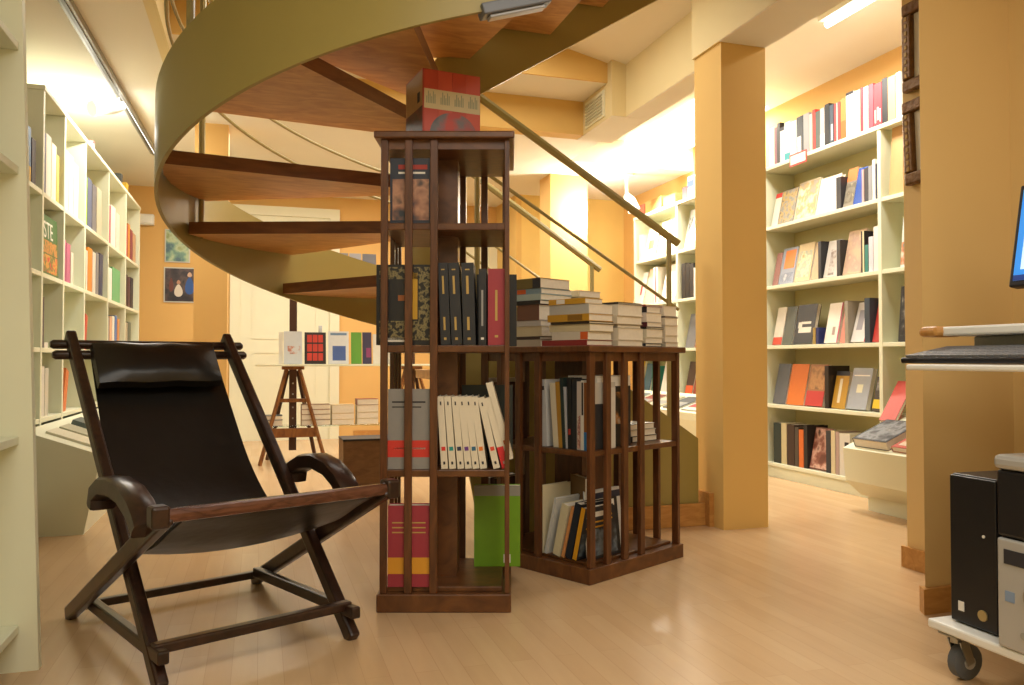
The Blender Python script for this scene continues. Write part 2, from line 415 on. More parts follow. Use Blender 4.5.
# ------------------------------------------------------------------ books
def cover(col, rough=.45): return mat('book_cover', col, rough, noise=.04, nscale=30)
def book(name, T, D, H, col, mx, label, group=None, spine=(), front=(), back=(), parts=False, cat='book', page=None, kind='paper'):
    """local: x thickness, y depth from the spine, z height. spine marks (x0,x1,z0,z1,mat) and front marks (y0,y1,z0,z1,mat) in fractions"""
    cm = cover(col); pm = page or M['page']; b = .0022 if T > .008 else T*.25
    e = .003
    mb = MB()
    mb.box(0, b, 0, D, 0, H, cm).box(T-b, T, 0, D, 0, H, cm).box(b, T-b, 0, b, 0, H, cm)
    pg = MB() if parts else mb
    pg.box(b, T-b, b, D-e, e, H-e, pm)
    mk = mb
    for x0, x1, z0, z1, m in spine: mk.box(x0*T, x1*T, -.0007, .0003, z0*H, z1*H, m)
    for y0, y1, z0, z1, m in front: mk.box(T-.0003, T+.0007, y0*D, y1*D, z0*H, z1*H, m)
    for y0, y1, z0, z1, m in back: mk.box(-.0007, .0003, y0*D, y1*D, z0*H, z1*H, m)
    o = mb.build(name); o.matrix_world = mx
    tag(o, label, cat, group)
    if parts:
        pg.build('page_block', o)
    return o
def frame_mx(org, X, Z):
    X = Vector(X).normalized(); Z = Vector(Z); Z = (Z-X*Z.dot(X)).normalized(); Y = Z.cross(X)
    m = Matrix((X, Y, Z)).transposed().to_4x4(); m.translation = Vector(org); return m
ORD = ['first', 'second', 'third', 'fourth', 'fifth', 'sixth', 'seventh', 'eighth', 'ninth', 'tenth', 'eleventh', 'twelfth', 'thirteenth', 'fourteenth', 'fifteenth', 'sixteenth', 'seventeenth', 'eighteenth', 'nineteenth', 'twentieth', 'twenty-first', 'twenty-second', 'twenty-third', 'twenty-fourth']
GOLD = mat('gold_print', 'b89a55', .5, noise=0); INK = mat('dark_print', '2b2a30', .6, noise=0); WH = mat('white_print', 'e8e4da', .6, noise=0)
# ------------------------------------------------------------------ tall revolving bookcase
DK, DH = M['dark'], M['darkh']
def rot4(mbf, S):
    """the four faces repeat by quarter turns about the centre"""
    for k in range(4):
        yield Matrix.Translation((S/2, S/2, 0)) @ Matrix.Rotation(k*pi/2, 4, 'Z') @ Matrix.Translation((-S/2, -S/2, 0))
TB_O = Vector((.378, 2.719, 0)); TB_ANG = atan2(-.2996, .954); TS = .454
tb = thing('revolving_bookcase', TB_O, 'tall four tier mahogany revolving bookcase standing right of the deck chair', 'bookcase', TB_ANG)
MB().cbox(0, TS, 0, TS, 0, .062, DH, .004).build('base', tb)
MB().cbox(.03, TS-.03, .03, TS-.03, .062, .080, DH, .003).build('shelf', tb)
for z0, z1 in ((.453, .477), (.876, .900), (1.294, 1.318)):
    MB().cbox(.016, TS-.016, .016, TS-.016, z0, z1, DH, .003).build('shelf', tb)
MB().box(.02, TS-.02, .02, TS-.02, 1.572, 1.603, DH).build('apron', tb)
MB().cbox(-.012, TS+.012, -.012, TS+.012, 1.603, 1.628, DH, .005).build('top', tb)
MB().box(.165, .262, .165, .290, .080, 1.572, DH).build('core', tb)
for R in rot4(None, TS):
    for (x0, x1) in ((.010, .034), (.092, .118), (.178, .204)):
        MB().cbox(x0, x1, .006, .022, .062, 1.603, DK, .002, R).build('slat', tb)
def in_tb(p): return Matrix.Translation(TB_O) @ Matrix.Rotation(TB_ANG, 4, 'Z') @ Vector(p)
RTB = Matrix.Rotation(TB_ANG, 4, 'Z').to_3x3()
def tb_book(name, org, X, Z, T, D, H, col, label, group=None, **k):
    return book(name, T, D, H, col, frame_mx(in_tb(org), RTB @ Vector(X), RTB @ Vector(Z)), label, group, parts=True, **k)
LG = 'books seen cover on in the left bays of the tall bookcase'
# left bays: spine faces left (-a), front cover toward us means x axis = -b
def left_book(z, a0, D, H, T, b0, col, label, **k):
    # spine toward -a: local y = +a ; local x = toward viewer(-b) -> Z x X = Y : z x (-b) = a
    return tb_book('hardback_book', (a0, b0, z), (0, -1, 0), (0, 0, 1), T, D, H, col, label, LG, **k)
skin = art(['2a2f3a', '5d4a44', 'b98a6e', '8a6150', '303742'], 11, 3)
left_book(1.319, .038, .142, .225, .03, .062, '2a3040', 'dark painting-covered book upright behind the slats on the top tier of the tall bookcase', front=[(.06, .94, .05, .68, skin), (.2, .9, .83, .90, mat('red_print', 'a8392f', .6, noise=0)), (.2, .85, .76, .79, WH)])
orn = art(['17171a', '17171a', '8b7f55', '2b2820'], 60, 5)
left_book(.901, -.008, .196, .276, .03, .062, '17181c', 'large black book with yellow strip and ornament, second tier of the tall bookcase', front=[(.05, .97, .82, .97, orn), (.05, .97, .06, .3, orn), (.74, .97, .3, .82, orn), (.60, .72, .32, .9, mat('mustard_print', 'c79a2c', .6, noise=0)), (.12, .5, .04, .09, WH), (.38, .5, .55, .62, mat('rust_print', '9a5a2a', .6, noise=0))])
left_book(.478, .034, .142, .272, .04, .066, '8e8c8a', 'thick grey book with a red band behind slats, third tier of the tall bookcase', front=[(0, 1, .15, .36, mat('red_band', 'd23a2f', .5, noise=0)), (.1, .9, .83, .85, INK), (.1, .8, .77, .785, INK), (.15, .9, .25, .27, WH)])
left_book(.081, .036, .142, .275, .045, .066, '9a3140', 'thick crimson book with a gold band behind the slats, bottom tier of the tall bookcase', front=[(0, 1, .16, .36, mat('gold_band', 'd9992c', .5, noise=0)), (.1, .9, .72, .735, GOLD), (.1, .9, .66, .675, GOLD), (.1, .9, .78, .795, GOLD)])
# second tier, right bay: spines toward us: local y = +b, x = +a
def spine_book(z, a0, T, D, H, col, lean, label, group, b0=.03, **k):
    return tb_book('hardback_book', (a0, b0, z), (cos(radians(lean)), 0, sin(radians(lean))), (-sin(radians(lean)), 0, cos(radians(lean))), T, D, H, col, label, group, **k)
VG = 'black volumes on the second tier of the tall bookcase'
for i, (a0, T, l) in enumerate(((.214, .033, 2.2), (.251, .036, 2.6), (.291, .042, 1.6))):
    spine_book(.901, a0, T, .16, .282, '22252c', l, ['black gilt-lettered volume beside the middle slat, leftmost of three matching volumes', 'black gilt-lettered volume in the middle of three matching volumes', 'thick black gilt-lettered volume, rightmost of three matching volumes'][i], VG,
               spine=[(.35, .55, .62, .84, GOLD), (.35, .55, .18, .34, GOLD), (.3, .65, .91, .925, GOLD), (.35, .6, .06, .09, GOLD)])
spine_book(.901, .343, .026, .15, .262, '1d2027', 0, 'slim black book between the gilt volumes and the red book', VG, spine=[(.35, .6, .25, .72, mat('silver_print', '9a9a9a', .5, noise=0)), (.3, .7, .07, .1, WH)])
spine_book(.901, .375, .058, .16, .262, '9c3340', 0, 'thick crimson book with a faded gold title at the right end of the second tier', None, spine=[(.42, .56, .32, .72, GOLD), (.4, .6, .1, .13, GOLD)])
tb_book('hardback_book', (.475, .27, .901), (0, 1, 0), (0, 0, 1), .028, .15, .268, '24272a', 'black book sticking out of the right side of the tall bookcase, second tier', None)
# third tier white paperbacks
WG = 'white paperbacks with coloured dots leaning on the third tier'
dots = ['d8352f', '1f8f8b', '2a3350', '6a3f8e', '2f6688', 'dd7a2c', 'd84a34']
xs = [.216, .2435, .2715, .2975, .323, .349, .394]; ln = [3.6, 4.3, 5.0, 5.8, 6.6, 7.6, 12.8]
names = ['red', 'teal', 'navy', 'purple', 'blue', 'orange', 'small red']
for i, (a0, l, dc) in enumerate(zip(xs, ln, dots)):
    dm = mat('dot_print', dc, .5, noise=0)
    spine_book(.478+.0, a0, .0228, .15, .247, 'ddd5c1', l, 'white paperback with a %s dot on its spine leaning left on the third tier' % names[i], WG, kind='p',
               spine=[(.2, .8, .25, .305, dm), (.35, .65, .06, .1, INK), (.4, .6, .88, .93, INK)])
spine_book(.479, .4235, .0228, .15, .247, 'ddd5c1', 14.5, 'white paperback with a red foot on its spine near the right post, third tier', WG, spine=[(0, 1, 0, .30, mat('red_print2', 'cf2a30', .5, noise=0)), (.35, .65, .06, .1, WH)])
spine_book(.508, .440, .022, .14, .272, 'ddd5c1', 15.5, 'tall white paperback with a brown dot leaning rightmost over the others', WG, spine=[(.2, .8, .2, .25, mat('dot_print', 'a8592f', .5, noise=0)), (.35, .65, .06, .1, INK)])
# rear right quadrant: covers toward us (spine faces right): local y = -a, x= ... back cover toward viewer
tb_book('hardback_book', (.46, .285, .478), (0, 1, 0), (0, 0, 1), .03, .19, .278, '26302f', 'dark green book standing behind the white paperbacks on the third tier', None)
g = tb_book('hardback_book', (.488, .29, .081), (0, 1, 0), (0, 0, 1), .04, .172, .300, '6f9f1e', 'bright green book with grey top band, bottom tier of the tall bookcase', None)
MB().box(-.0008, .0003, 0, .172, .262, .300, mat('grey_print', '8d8d86', .5, noise=.02)).build('grey_band', g)
MB().box(-.0012, -.0003, .036, .062, .014, .045, WH).box(-.0016, -.0006, .044, .047, .018, .041, INK).box(-.0016, -.0006, .053, .057, .018, .041, INK).build('price_label', g)
# boxed set on top
bs = thing('boxed_book_set', in_tb((.150, .03, 1.629)), 'red and cream slipcased set of books standing on top of the tall bookcase', 'boxed set', TB_ANG+radians(25))
faceart = art(['b9453c', '6f6a70', '4d5660', '8a5450'], 9, 8)
MB().box(.0, .214, 0, .19, 0, .228, mat('slipcase_red', 'b84a3a', .4, noise=.05)).build('slipcase', bs)
mbs = MB()
for i in range(4):
    x0 = .003+.0521*i
    mbs.box(x0, x0+.0514, -.004, .0, .004, .224, mat('slipcase_spine', 'c4523f' if i % 2 else 'bb4836', .4, noise=.05))
mbs.build('volume_spine', bs)
MB().box(.003, .211, -.0048, -.0036, .090, .158, mat('cream_band', 'cfc3a0', .5, noise=.04)).build('cream_band', bs)
gl = MB()
for i in range(4):
    for j in range(6):
        x = .011+.0521*i+.006*j; gl.box(x, x+.003, -.0054, -.0046,   .108, .132+.009*((i*3+j*5) % 3), mat('faint_lettering', '8f9a88', .6, noise=0))
gl.build('lettering', bs)
n_ = 20; cx = .112
poly = [(cx+.088*cos(pi*k/n_), .004+.080*sin(pi*k/n_)) for k in range(n_+1)]
MB().prism(poly, .0037, .0045, faceart, Matrix.Rotation(pi/2, 4, 'X')).build('portrait_print', bs)
MB().box(-.001, .0, .004, .186, .0, .10, art(['7a2f28', '3a2a22', '5a4a35'], 14, 2)).box(-.001, 0, .004, .186, .10, .224, mat('tan_print', 'b08a58', .4, noise=.1)).box(-.002, -.0005, .03, .055, .12, .155, INK).build('end_print', bs)
# ------------------------------------------------------------------ low revolving bookcase
LB_O = Vector((1.19, 2.80, 0)); LB_ANG = atan2(.456, .89); LS = .63
lb = thing('revolving_bookcase', LB_O, 'low two tier mahogany revolving bookcase turned cornerwise and loaded with stacks of books', 'bookcase', LB_ANG)
MB().cbox(0, LS, 0, LS, 0, .058, DH, .004).build('base', lb)
MB().cbox(.04, LS-.04, .04, LS-.04, .058, .070, DH, .003).build('shelf', lb)
MB().cbox(.018, LS-.018, .018, LS-.018, .478, .500, DH, .003).build('shelf', lb)
MB().box(.02, LS-.02, .02, LS-.02, .845, .880, DH).build('apron', lb)
MB().cbox(-.01, LS+.01, -.01, LS+.01, .880, .905, DH, .005).build('top', lb)
MB().box(.25, .405, .25, .405, .070, .845, DK).build('core', lb)
for R in rot4(None, LS):
    for (x0, x1) in ((.012, .044), (.112, .142), (.222, .252), (.332, .362)):
        MB().cbox(x0, x1, .008, .026, .058, .880, DK, .002, R).build('slat', lb)
RLB = Matrix.Rotation(LB_ANG, 4, 'Z').to_3x3()
def in_lb(p): return Matrix.Translation(LB_O) @ (RLB @ Vector(p))
def lb_book(org, X, Z, T, D, H, col, label, group=None, name='book', **k):
    return book(name, T, D, H, col, frame_mx(in_lb(org), RLB @ Vector(X), RLB @ Vector(Z)), label, group, parts=True, **k)
# upper tier, spines in the open half of the left face (outward -a). local y=+a, z up -> x = y cross z = a x z = -b
UG = 'books in the upper tier of the low bookcase'
def lbs(b1, T, D, H, col, lean, z, label, group=UG, a0=.035, **k):
    # b1 = larger b edge (left in view); x axis runs toward -b (right in view)
    c, s_ = cos(radians(lean)), sin(radians(lean))
    return lb_book((a0, b1, z), (0, -c, s_), (0, s_, c), T, D, H, col, label, group, **k)
UB = [(.640, .05, .20, .30, 'c9bfae', 0, 'white book with an orange foot at the far left of the low bookcase upper tier', dict(spine=[(0, 1, .0, .32, mat('orange_print', 'd0602a', .5, noise=0))])),
      (.585, .035, .19, .28, '4a2b22', 0, 'brown book behind the left slats of the low bookcase upper tier', {}),
      (.300, .020, .17, .30, 'd8c9a4', 0, 'cream slim book just right of the left slats, upper tier of the low bookcase', dict(spine=[(.2, .8, .02, .25, mat('peach_print', 'c98a5a', .5, noise=0))])),
      (.278, .026, .17, .30, 'c3c4c4', 2, 'pale grey book by the left slats, upper tier of the low bookcase', dict(spine=[(.3, .7, .84, .9, INK)])),
      (.216, .028, .17, .285, 'd6cdb4', 5, 'cream book leaning beside the mustard one, upper tier of the low bookcase', {}),
      (.189, .021, .17, .292, 'a97e2c', 4, 'mustard book, upper tier of the low bookcase', {}),
      (.169, .019, .17, .31, '20302f', 3, 'dark green book right of the mustard one, upper tier of the low bookcase', {}),
      (.151, .011, .17, .27, 'a9abb0', 3, 'thin silver book between two dark ones, upper tier of the low bookcase', {}),
      (.140, .022, .17, .31, '181b1e', 1, 'black book with a red spot, upper tier of the low bookcase', dict(spine=[(.2, .7, .2, .28, mat('red_print', 'a8392f', .6, noise=0))])),
      (.118, .024, .17, .305, '24272b', 0, 'second black book, just left of the pink-grey one in the low bookcase', {}),
      (.093, .020, .17, .295, 'bdb3aa', 0, 'pink-grey book with a patterned foot, upper tier of the low bookcase', dict(spine=[(.15, .85, .02, .5, art(['c9a090', '8a5a50', 'd8cfc0'], 60, 4))])),
      (.072, .014, .17, .30, 'd9d6cd', 0, 'slim white and black spined book in the low bookcase upper tier', dict(spine=[(.2, .8, .5, .97, INK)])),
      (.057, .019, .17, .29, 'bdb8ae', 0, 'brown book with a blue foot next to the front corner post of the low bookcase', dict(spine=[(0, 1, .27, 1, mat('brown_print', '8a5424', .5, noise=0)), (0, 1, 0, .27, mat('blue_print', '2a77b8', .5, noise=0))], front=[(0, 1, 0, .68, mat('charcoal_print', '2c2c2e', .5, noise=0))]))]
for b1, T, D, H, col, le, lab, k in UB: lbs(b1, T, D, H*.9, col, le, .501, lab, **k)
# books seen through the right face
lb_book((.20, .033, .501), (0, 1, 0), (0, 0, 1), .004, .03, .24, 'cfcdc6', 'white slim booklet standing behind the right front slats of the low bookcase', UG)
bk = lb_book((.335, .06, .501), (0, 1, 0), (0, 0, 1), .03, .125, .25, '22252a', 'black illustrated book behind the right slats of the low bookcase upper tier', UG, back=[(.15, .9, .36, .88, art(['1c1d20', '2a2422', 'a9743a', 'cfc8bd'], 16, 6))])
# white book lying across the tops
def lay(world, A, T, D, H, col, label, group, parts=True, **k):
    """book lying flat with its spine edge at world, spine facing -A, A a horizontal unit vector"""
    A = Vector(A).normalized(); mx = Matrix((Vector((0, 0, 1)), A, Vector((0, 0, 1)).cross(A))).transposed().to_4x4(); mx.translation = Vector(world)
    return book('book', T, D, H, col, mx, label, group, parts=parts, **k)
A_, B_ = RLB @ Vector((1, 0, 0)), RLB @ Vector((0, 1, 0))
lay(in_lb((.10, .045, .745)), A_, .042, .22, .15, 'd9d3c6', 'white book lying across the dark books behind the right slats, low bookcase upper tier', UG)
for i, (c, lab) in enumerate((('3a3a38', 'dark book at the bottom of a small flat pile on the low bookcase middle shelf'), ('d6d2c4', 'white book lying flat in a small pile on the low bookcase middle shelf'), ('8f8d80', 'grey book on top of a small pile on the low bookcase middle shelf'))):
    lay(in_lb((.40-.01*i, .10, .501+.026*i)), A_, .025, .18, .24, c, lab, 'small pile on the low bookcase middle shelf')
# lower tier
LW = 'books in the lower tier of the low bookcase'
LBK = [(.64, .045, .19, .30, 'b9b2a2', 0, 'pale book with a dark foot at the far left of the low bookcase lower tier', dict(spine=[(0, 1, .12, .3, INK)])),
       (.585, .03, .18, .30, '3a2218', 0, 'dark brown book behind the left slats of the low bookcase lower tier', {}),
       (.295, .020, .17, .30, 'd4c9a8', 0, 'cream book against the left slats of the low bookcase lower tier', {}),
       (.268, .012, .17, .26, 'cfd0cc', -14, 'white booklet leaning left on the low bookcase lower tier', {}),
       (.222, .036, .17, .235, 'cfc6a6', -14, 'thick cream book leaning right on the low bookcase lower tier', {}),
       (.176, .014, .17, .235, 'c98a54', -15, 'thin tan book leaning beside the thick cream one, lower tier', {}),
       (.156, .030, .17, .25, '1d2430', -14, 'dark navy book leaning left of the yellow one, lower tier', {}),
       (.117, .020, .17, .235, '222832', -13, 'yellow spined book leaning near the front corner of the low bookcase lower tier', dict(spine=[(0, 1, 0, 1, mat('yellow_spine', 'd59a1e', .5, noise=0))], front=[(.1, .9, .8, .9, WH), (.15, .85, .68, .71, mat('yellow_spine', 'd59a1e', .5, noise=0)), (.15, .85, .58, .61, mat('yellow_spine', 'd59a1e', .5, noise=0)), (.05, .95, .06, .5, art(['20262e', '3a4650', '6a7884', '15181c'], 15, 9))]))]
for b1, T, D, H, col, le, lab, k in LBK: lbs(b1, T, D, H*.9, col, le, .071+(0 if le <= 0 else 0)+T*max(0, sin(radians(-le))), lab, LW, **k)
def leanc(a1, b0, T, D, H, col, lean, label, marks=()):
    c, s_ = cos(radians(lean)), sin(radians(lean))
    o = lb_book((a1, b0, .071), (0, c, -s_), (0, s_, c), T, D, H, col, label, LW, back=marks)
YL = mat('yellow_print', 'd8a52e', .5, noise=0)
leanc(.27, .06, .018, .20, .225, '20262e', 6, 'navy magazine with yellow heading lines behind the right slats, low bookcase lower tier',
      [(.1, .95, .86, .97, WH), (.2, .9, .76, .79, YL), (.2, .9, .70, .73, YL), (.2, .9, .63, .66, YL), (.1, .95, .05, .55, art(['20262e', '3a4650', '6a7884', '15181c'], 15, 9))])
leanc(.36, .115, .02, .21, .25, 'cfd2d4', 6, 'white and navy book standing behind the navy magazine in the low bookcase lower tier', [(.0, 1, .84, .95, mat('navy_print', '232c48', .5, noise=0))])
lb_book((.245, .275, .071), (-.9, .43, 0), (0, 0, 1), .03, .15, .30, '7a5a2c', 'brown book standing against the core in the lower tier of the low bookcase', LW)
# stacks on top of the low bookcase
def stack(a, b, rows, gname, A=(1, 0, 0), z=.906, fr=None):
    Aw = fr @ Vector(A) if fr else RLB @ Vector(A)
    for T, D, H, col, da, db, lab, k in rows:
        T *= 1.08
        lay(in_lb((a+da, b+db, z)), Aw, T, D, H, col, lab, gname, **k); z += T+.0006
k0 = {}
S2 = [(.020, .16, .235, '8a2f2c', -.0, .012, 'maroon book at the bottom of the front corner stack, low bookcase', k0),
      (.030, .15, .185, 'cfc6b4', .004, .01, 'cream book with an orange end in the front corner stack, second from the bottom', dict(spine=[(.05, .95, .0, .2, mat('orange_print', 'd0602a', .5, noise=0))])),
      (.026, .15, .21, 'cbbd97', .006, .002, 'beige thick book in the front corner stack, under the mustard one', k0),
      (.009, .15, .20, '3a3128', .0, .0, 'thin dark book in the front corner stack', k0),
      (.026, .15, .215, 'c0912a', -.004, -.002, 'mustard book with a dark end in the middle of the front corner stack', dict(spine=[(.1, .9, .15, .5, mat('brown_print', '8a6420', .5, noise=0))])),
      (.036, .15, .205, 'b9b8b2', .004, .005, 'silver grey book near the top of the front corner stack', k0),
      (.020, .11, .19, 'c8982e', .0, .02, 'mustard book with a white patch on top of the front corner stack', dict(spine=[(.1, .9, .55, .78, WH)]))]
stack(.02, .018, S2, 'front corner stack on the low bookcase')
S1 = [(.028, .20, .15, 'b9ae98', 0, 0, 'grey beige book at the bottom of the left rear stack, low bookcase', k0),
      (.012, .20, .14, '40302a', 0, .005, 'thin dark book near the bottom of the left rear stack', k0),
      (.040, .19, .155, 'cdbf9b', .005, 0, 'thick cream book in the left rear stack, low bookcase', k0),
      (.022, .19, .15, 'bcb7b0', .002, .002, 'grey book in the left rear stack under the brown one', k0),
      (.062, .18, .13, '6f4a3a', 0, .01, 'very thick brown book in the left rear stack', k0),
      (.016, .20, .15, '1f1d20', -.004, .0, 'black book in the left rear stack', k0),
      (.024, .20, .15, 'a9b8b0', 0, .0, 'pale green grey book in the left rear stack', k0),
      (.022, .20, .15, '7f97a4', .003, .0, 'blue and orange spined book near the top of the left rear stack', dict(spine=[(.1, .9, .6, .95, mat('orange_print', 'd0602a', .5, noise=0))])),
      (.040, .19, .15, '6f6030', .0, .002, 'olive and black book on top of the left rear stack', dict(spine=[(0, 1, 0, .3, INK)]))]
stack(.115, .362, S1, 'left rear stack on the low bookcase')
S5 = [(.05, .15, .13, 'cfc4ae', 0, 0, 'thick cream book at the bottom of the middle rear stack', k0), (.045, .15, .13, 'd6ccb8', 0, .01, 'thick white book second in the middle rear stack', k0),
      (.045, .15, .13, 'cabfa6', .01, 0, 'beige book third in the middle rear stack', k0), (.04, .14, .13, 'd8d0be', 0, 0, 'white book fourth in the middle rear stack', k0),
      (.024, .15, .13, 'cfc8b4', .01, .01, 'pale slim book near the top of the middle rear stack', k0), (.026, .15, .13, 'd5c9a8', 0, 0, 'cream slim book on top of the middle rear stack', k0)]
stack(.345, .345, S5, 'middle rear stack on the low bookcase')
S3 = [(.022, .17, .24, 'c9bda6', 0, 0, 'cream book at the bottom of the stack behind the front corner stack', k0), (.044, .17, .24, 'd5cab6', .004, 0, 'thick white book in the stack right of the front corner stack', k0),
      (.014, .16, .24, '9a9080', .01, .01, 'slim grey book in the stack right of the front corner stack', k0), (.030, .17, .23, 'd0c4ac', 0, .004, 'cream book in the stack right of the front corner stack', k0),
      (.042, .165, .23, 'd8cfbd', .002, 0, 'white thick book near the top of the stack right of the front corner stack', k0), (.008, .16, .22, '37302c', .0, .0, 'thin black topped book on the stack right of the front corner stack', k0)]
stack(.20, .02, S3, 'second stack along the front of the low bookcase')
S4 = [(.012, .12, .2, '2f3a44', 0, 0, 'thin navy book at the bottom of the third stack along the front', k0), (.022, .125, .2, 'cfc4aa', .0, 0, 'cream book low in the third stack along the front', k0),
      (.032, .12, .2, 'd8cfb8', .008, 0, 'white book with a black edge in the third stack along the front', k0), (.008, .125, .2, '2a2726', .006, 0, 'thin black book in the third stack along the front', k0),
      (.018, .11, .2, 'b9b4ac', .012, 0, 'grey book with a dark end in the third stack along the front', dict(spine=[(0, 1, 0, 1, mat('maroon_print', '5a2530', .5, noise=0))])), (.036, .115, .2, 'd0c2b4', .006, 0, 'pinkish thick book in the third stack along the front', k0),
      (.022, .10, .2, 'd8d4cc', .01, 0, 'white book near the top of the third stack along the front', dict(spine=[(0, 1, 0, 1, INK)])), (.008, .12, .2, '8a4038', .0, 0, 'thin red edged book on top of the third stack along the front', k0)]
stack(.385, .02, S4, 'third stack along the front of the low bookcase')
S6 = [(.018, .10, .22, 'bfb49e', .004, 0, 'beige slim book at the bottom of the rightmost stack', k0), (.026, .10, .22, 'd6cbb6', 0, 0, 'cream book low in the rightmost stack', k0), (.040, .10, .22, 'cfc2ae', .002, 0, 'thick beige book in the middle of the rightmost stack', k0),
      (.030, .10, .22, 'd4c8b4', .0, 0, 'cream book above the middle of the rightmost stack', k0), (.005, .10, .22, '5a4a44', .0, 0, 'very thin dark booklet in the rightmost stack', k0), (.040, .10, .22, 'd9cebc', -.008, 0, 'thick white book on top of the rightmost stack', k0)]
stack(.525, .02, S6, 'rightmost stack on the low bookcase')
# ------------------------------------------------------------------ long bookcase on the right wall
CR = M['cream']
RU = 3.55; RZ = [2.265, 1.825, 1.39, .955, .53, .107]
def rv(px): return pu(px, 350, RU).y
rb = thing('bookcase', (RU, 5.2, 0), 'long cream six shelf bookcase filling the right hand wall behind the yellow column', 'bookcase')
vN, vF = 2.95, 7.22
ups = [vF-.012, rv(677), 5.085, rv(880.7), vN+.012]
MB().box(.272, .285, vN-5.2, vF-5.2, .0, 2.265, mat('cream_back', 'd3cc98', .6, noise=.02)).build('back_panel', rb)
for v in ups: MB().cbox(0, .272, v-.014-5.2, v+.014-5.2, 0, 2.238, CR, .002).build('upright', rb)
MB().box(.02, .04, vN-5.2, vF-5.2, 0, .08, CR).build('plinth', rb)
for zi, z in enumerate(RZ):
    if zi == 0:
        MB().cbox(-.006, .285, vN-5.2, vF-5.2, z-.027, z, CR, .003).build('top_board', rb)
    else:
        for a, b in zip(ups[:-1], ups[1:]):
            MB().cbox(.002, .27, b+.0145-5.2, a-.0145-5.2, z-.025, z, CR, .002).build('shelf', rb)
# red framed shelf label
p = pu(790, 157, RU-.008); q = pu(807, 157, RU-.008)
sl = thing('shelf_label', (RU-.009, (p.y+q.y)/2, 2.20), 'red bordered white card label on the edge of the top shelf', 'label')
hl = abs(p.y-q.y)/2
MB().box(-.003, .0, -hl, hl, .0, .085, mat('label_red', 'c8453c', .5, noise=0)).build('border', sl)
MB().box(-.0045, -.003, -hl+.012, hl-.012, .012, .073, WH).build('card', sl)
ROWN = ['top', 'second', 'third', 'fourth', 'fifth', 'lowest']
def right_book(row, x0, x1, yt, col, desc, kind, n, group, place, u=None, dz=0, marks=(), lean=12, gap=.0015, T=None):
    z = RZ[row]+dz
    if kind == 's':
        v0, v1 = rv(x0), rv(x1); H = min(pu((x0+x1)/2, yt, RU+.03).z-z, .30 if row == 0 else .345)
        T = max(.006, v0-v1-gap); rot = lean if lean != 12 else 0
        mx = frame_mx((RU+.02 if u is None else u, v0, z+.001+0), (0, -cos(radians(rot)), sin(radians(rot))), (0, sin(radians(rot)), cos(radians(rot))))
        return book('book', T, .17, H, col, mx, '%s, %s' % (desc, place), group, spine=marks)
    v0, v1 = rv(x0), rv(x1); D = v0-v1-gap; H = (pu((x0+x1)/2, yt, RU+.07).z-z)/cos(radians(lean)); T = T or .022
    X = (-cos(radians(lean)), 0, sin(radians(lean))); Z = (sin(radians(lean)), 0, cos(radians(lean)))
    uu = RU+.03+T if u is None else u
    return book('book', T, D, H, col, frame_mx((uu, v0, z+.001), X, Z), '%s, %s' % (desc, place), group, front=marks)
def row_list(row, ox, sc, oy, items):
    grp = 'books on the %s shelf of the right wall bookcase' % ROWN[row]
    for i, it in enumerate(items):
        x0, x1, yt, col, desc, kind = it[:6]; k = it[6] if len(it) > 6 else {}
        right_book(row, ox+x0/sc, ox+x1/sc, oy+yt/sc, col, desc, kind, i, grp, '%s from the column, %s shelf of right bookcase' % (ORD[i], ROWN[row]), **k)
bm_ = lambda c: mat('print_'+c, c, .55, noise=0)
row_list(0, 765, 6.52, 70, [
    (20, 55, 385, 'e6e2da', 'white spined book', 's'), (56, 72, 385, '8a5a60', 'dull pink thin book', 's'), (73, 92, 352, '26262a', 'black book', 's'), (93, 120, 380, 'dfe3e0', 'white book with dark head', 's', dict(marks=[(0, 1, .9, 1, INK)])),
    (122, 158, 345, 'd9e2e2', 'white book with teal foot', 's', dict(marks=[(0, 1, 0, .2, bm_('2f9aa5'))])), (160, 200, 340, 'e8e6e0', 'plain white book', 's'), (202, 243, 310, '3d4248', 'dark grey book with white panel', 's', dict(marks=[(.1, .7, .1, .5, WH)])), (245, 283, 290, '8f9092', 'mid grey book', 's'),
    (285, 304, 295, 'd8b5a4', 'pale salmon book', 's'), (305, 324, 265, 'c43a35', 'red slim book', 's'), (325, 354, 275, '4a5350', 'dark green grey book', 's'), (355, 384, 255, 'a9a5a0', 'grey book with white foot', 's', dict(marks=[(0, 1, 0, .35, WH)])),
    (386, 416, 228, '232529', 'tall black book', 's'), (417, 444, 232, '3a4552', 'dark blue grey book with white stripe', 's', dict(marks=[(.4, .8, .1, .5, WH)])), (446, 488, 220, '9a4040', 'maroon pair of colour book', 's', dict(marks=[(.45, .55, 0, 1, WH)])), (490, 524, 190, '8a7a40', 'olive book with orange foot', 's', dict(marks=[(0, 1, 0, .45, bm_('d8602a'))])),
    (526, 574, 150, 'ece8df', 'wide white book with dark head', 's', dict(marks=[(0, 1, .94, 1, INK)])), (576, 618, 140, 'e3d9bd', 'cream book', 's'), (620, 638, 120, 'b93844', 'red thin book', 's'), (640, 670, 115, 'ece6dd', 'white book between two red ones', 's'), (672, 704, 98, 'd24a5a', 'pinkish red book', 's'),
    (706, 760, 92, 'b8323f', 'crimson book with white lettering', 's', dict(marks=[(.15, .3, .1, .4, WH), (.45, .6, .15, .45, WH), (.75, .88, .1, .4, WH)])), (762, 798, 58, '25262b', 'tall black spined book', 's'), (800, 850, 45, 'd0ab78', 'tan book', 's')])
gp = art(['7d7a70', '8f8c84', 'b79a55', '6b655c'], 30, 1); mp_ = art(['e2d5b8', 'cfc2a5', 'b89a60', '9c9486'], 18, 2)
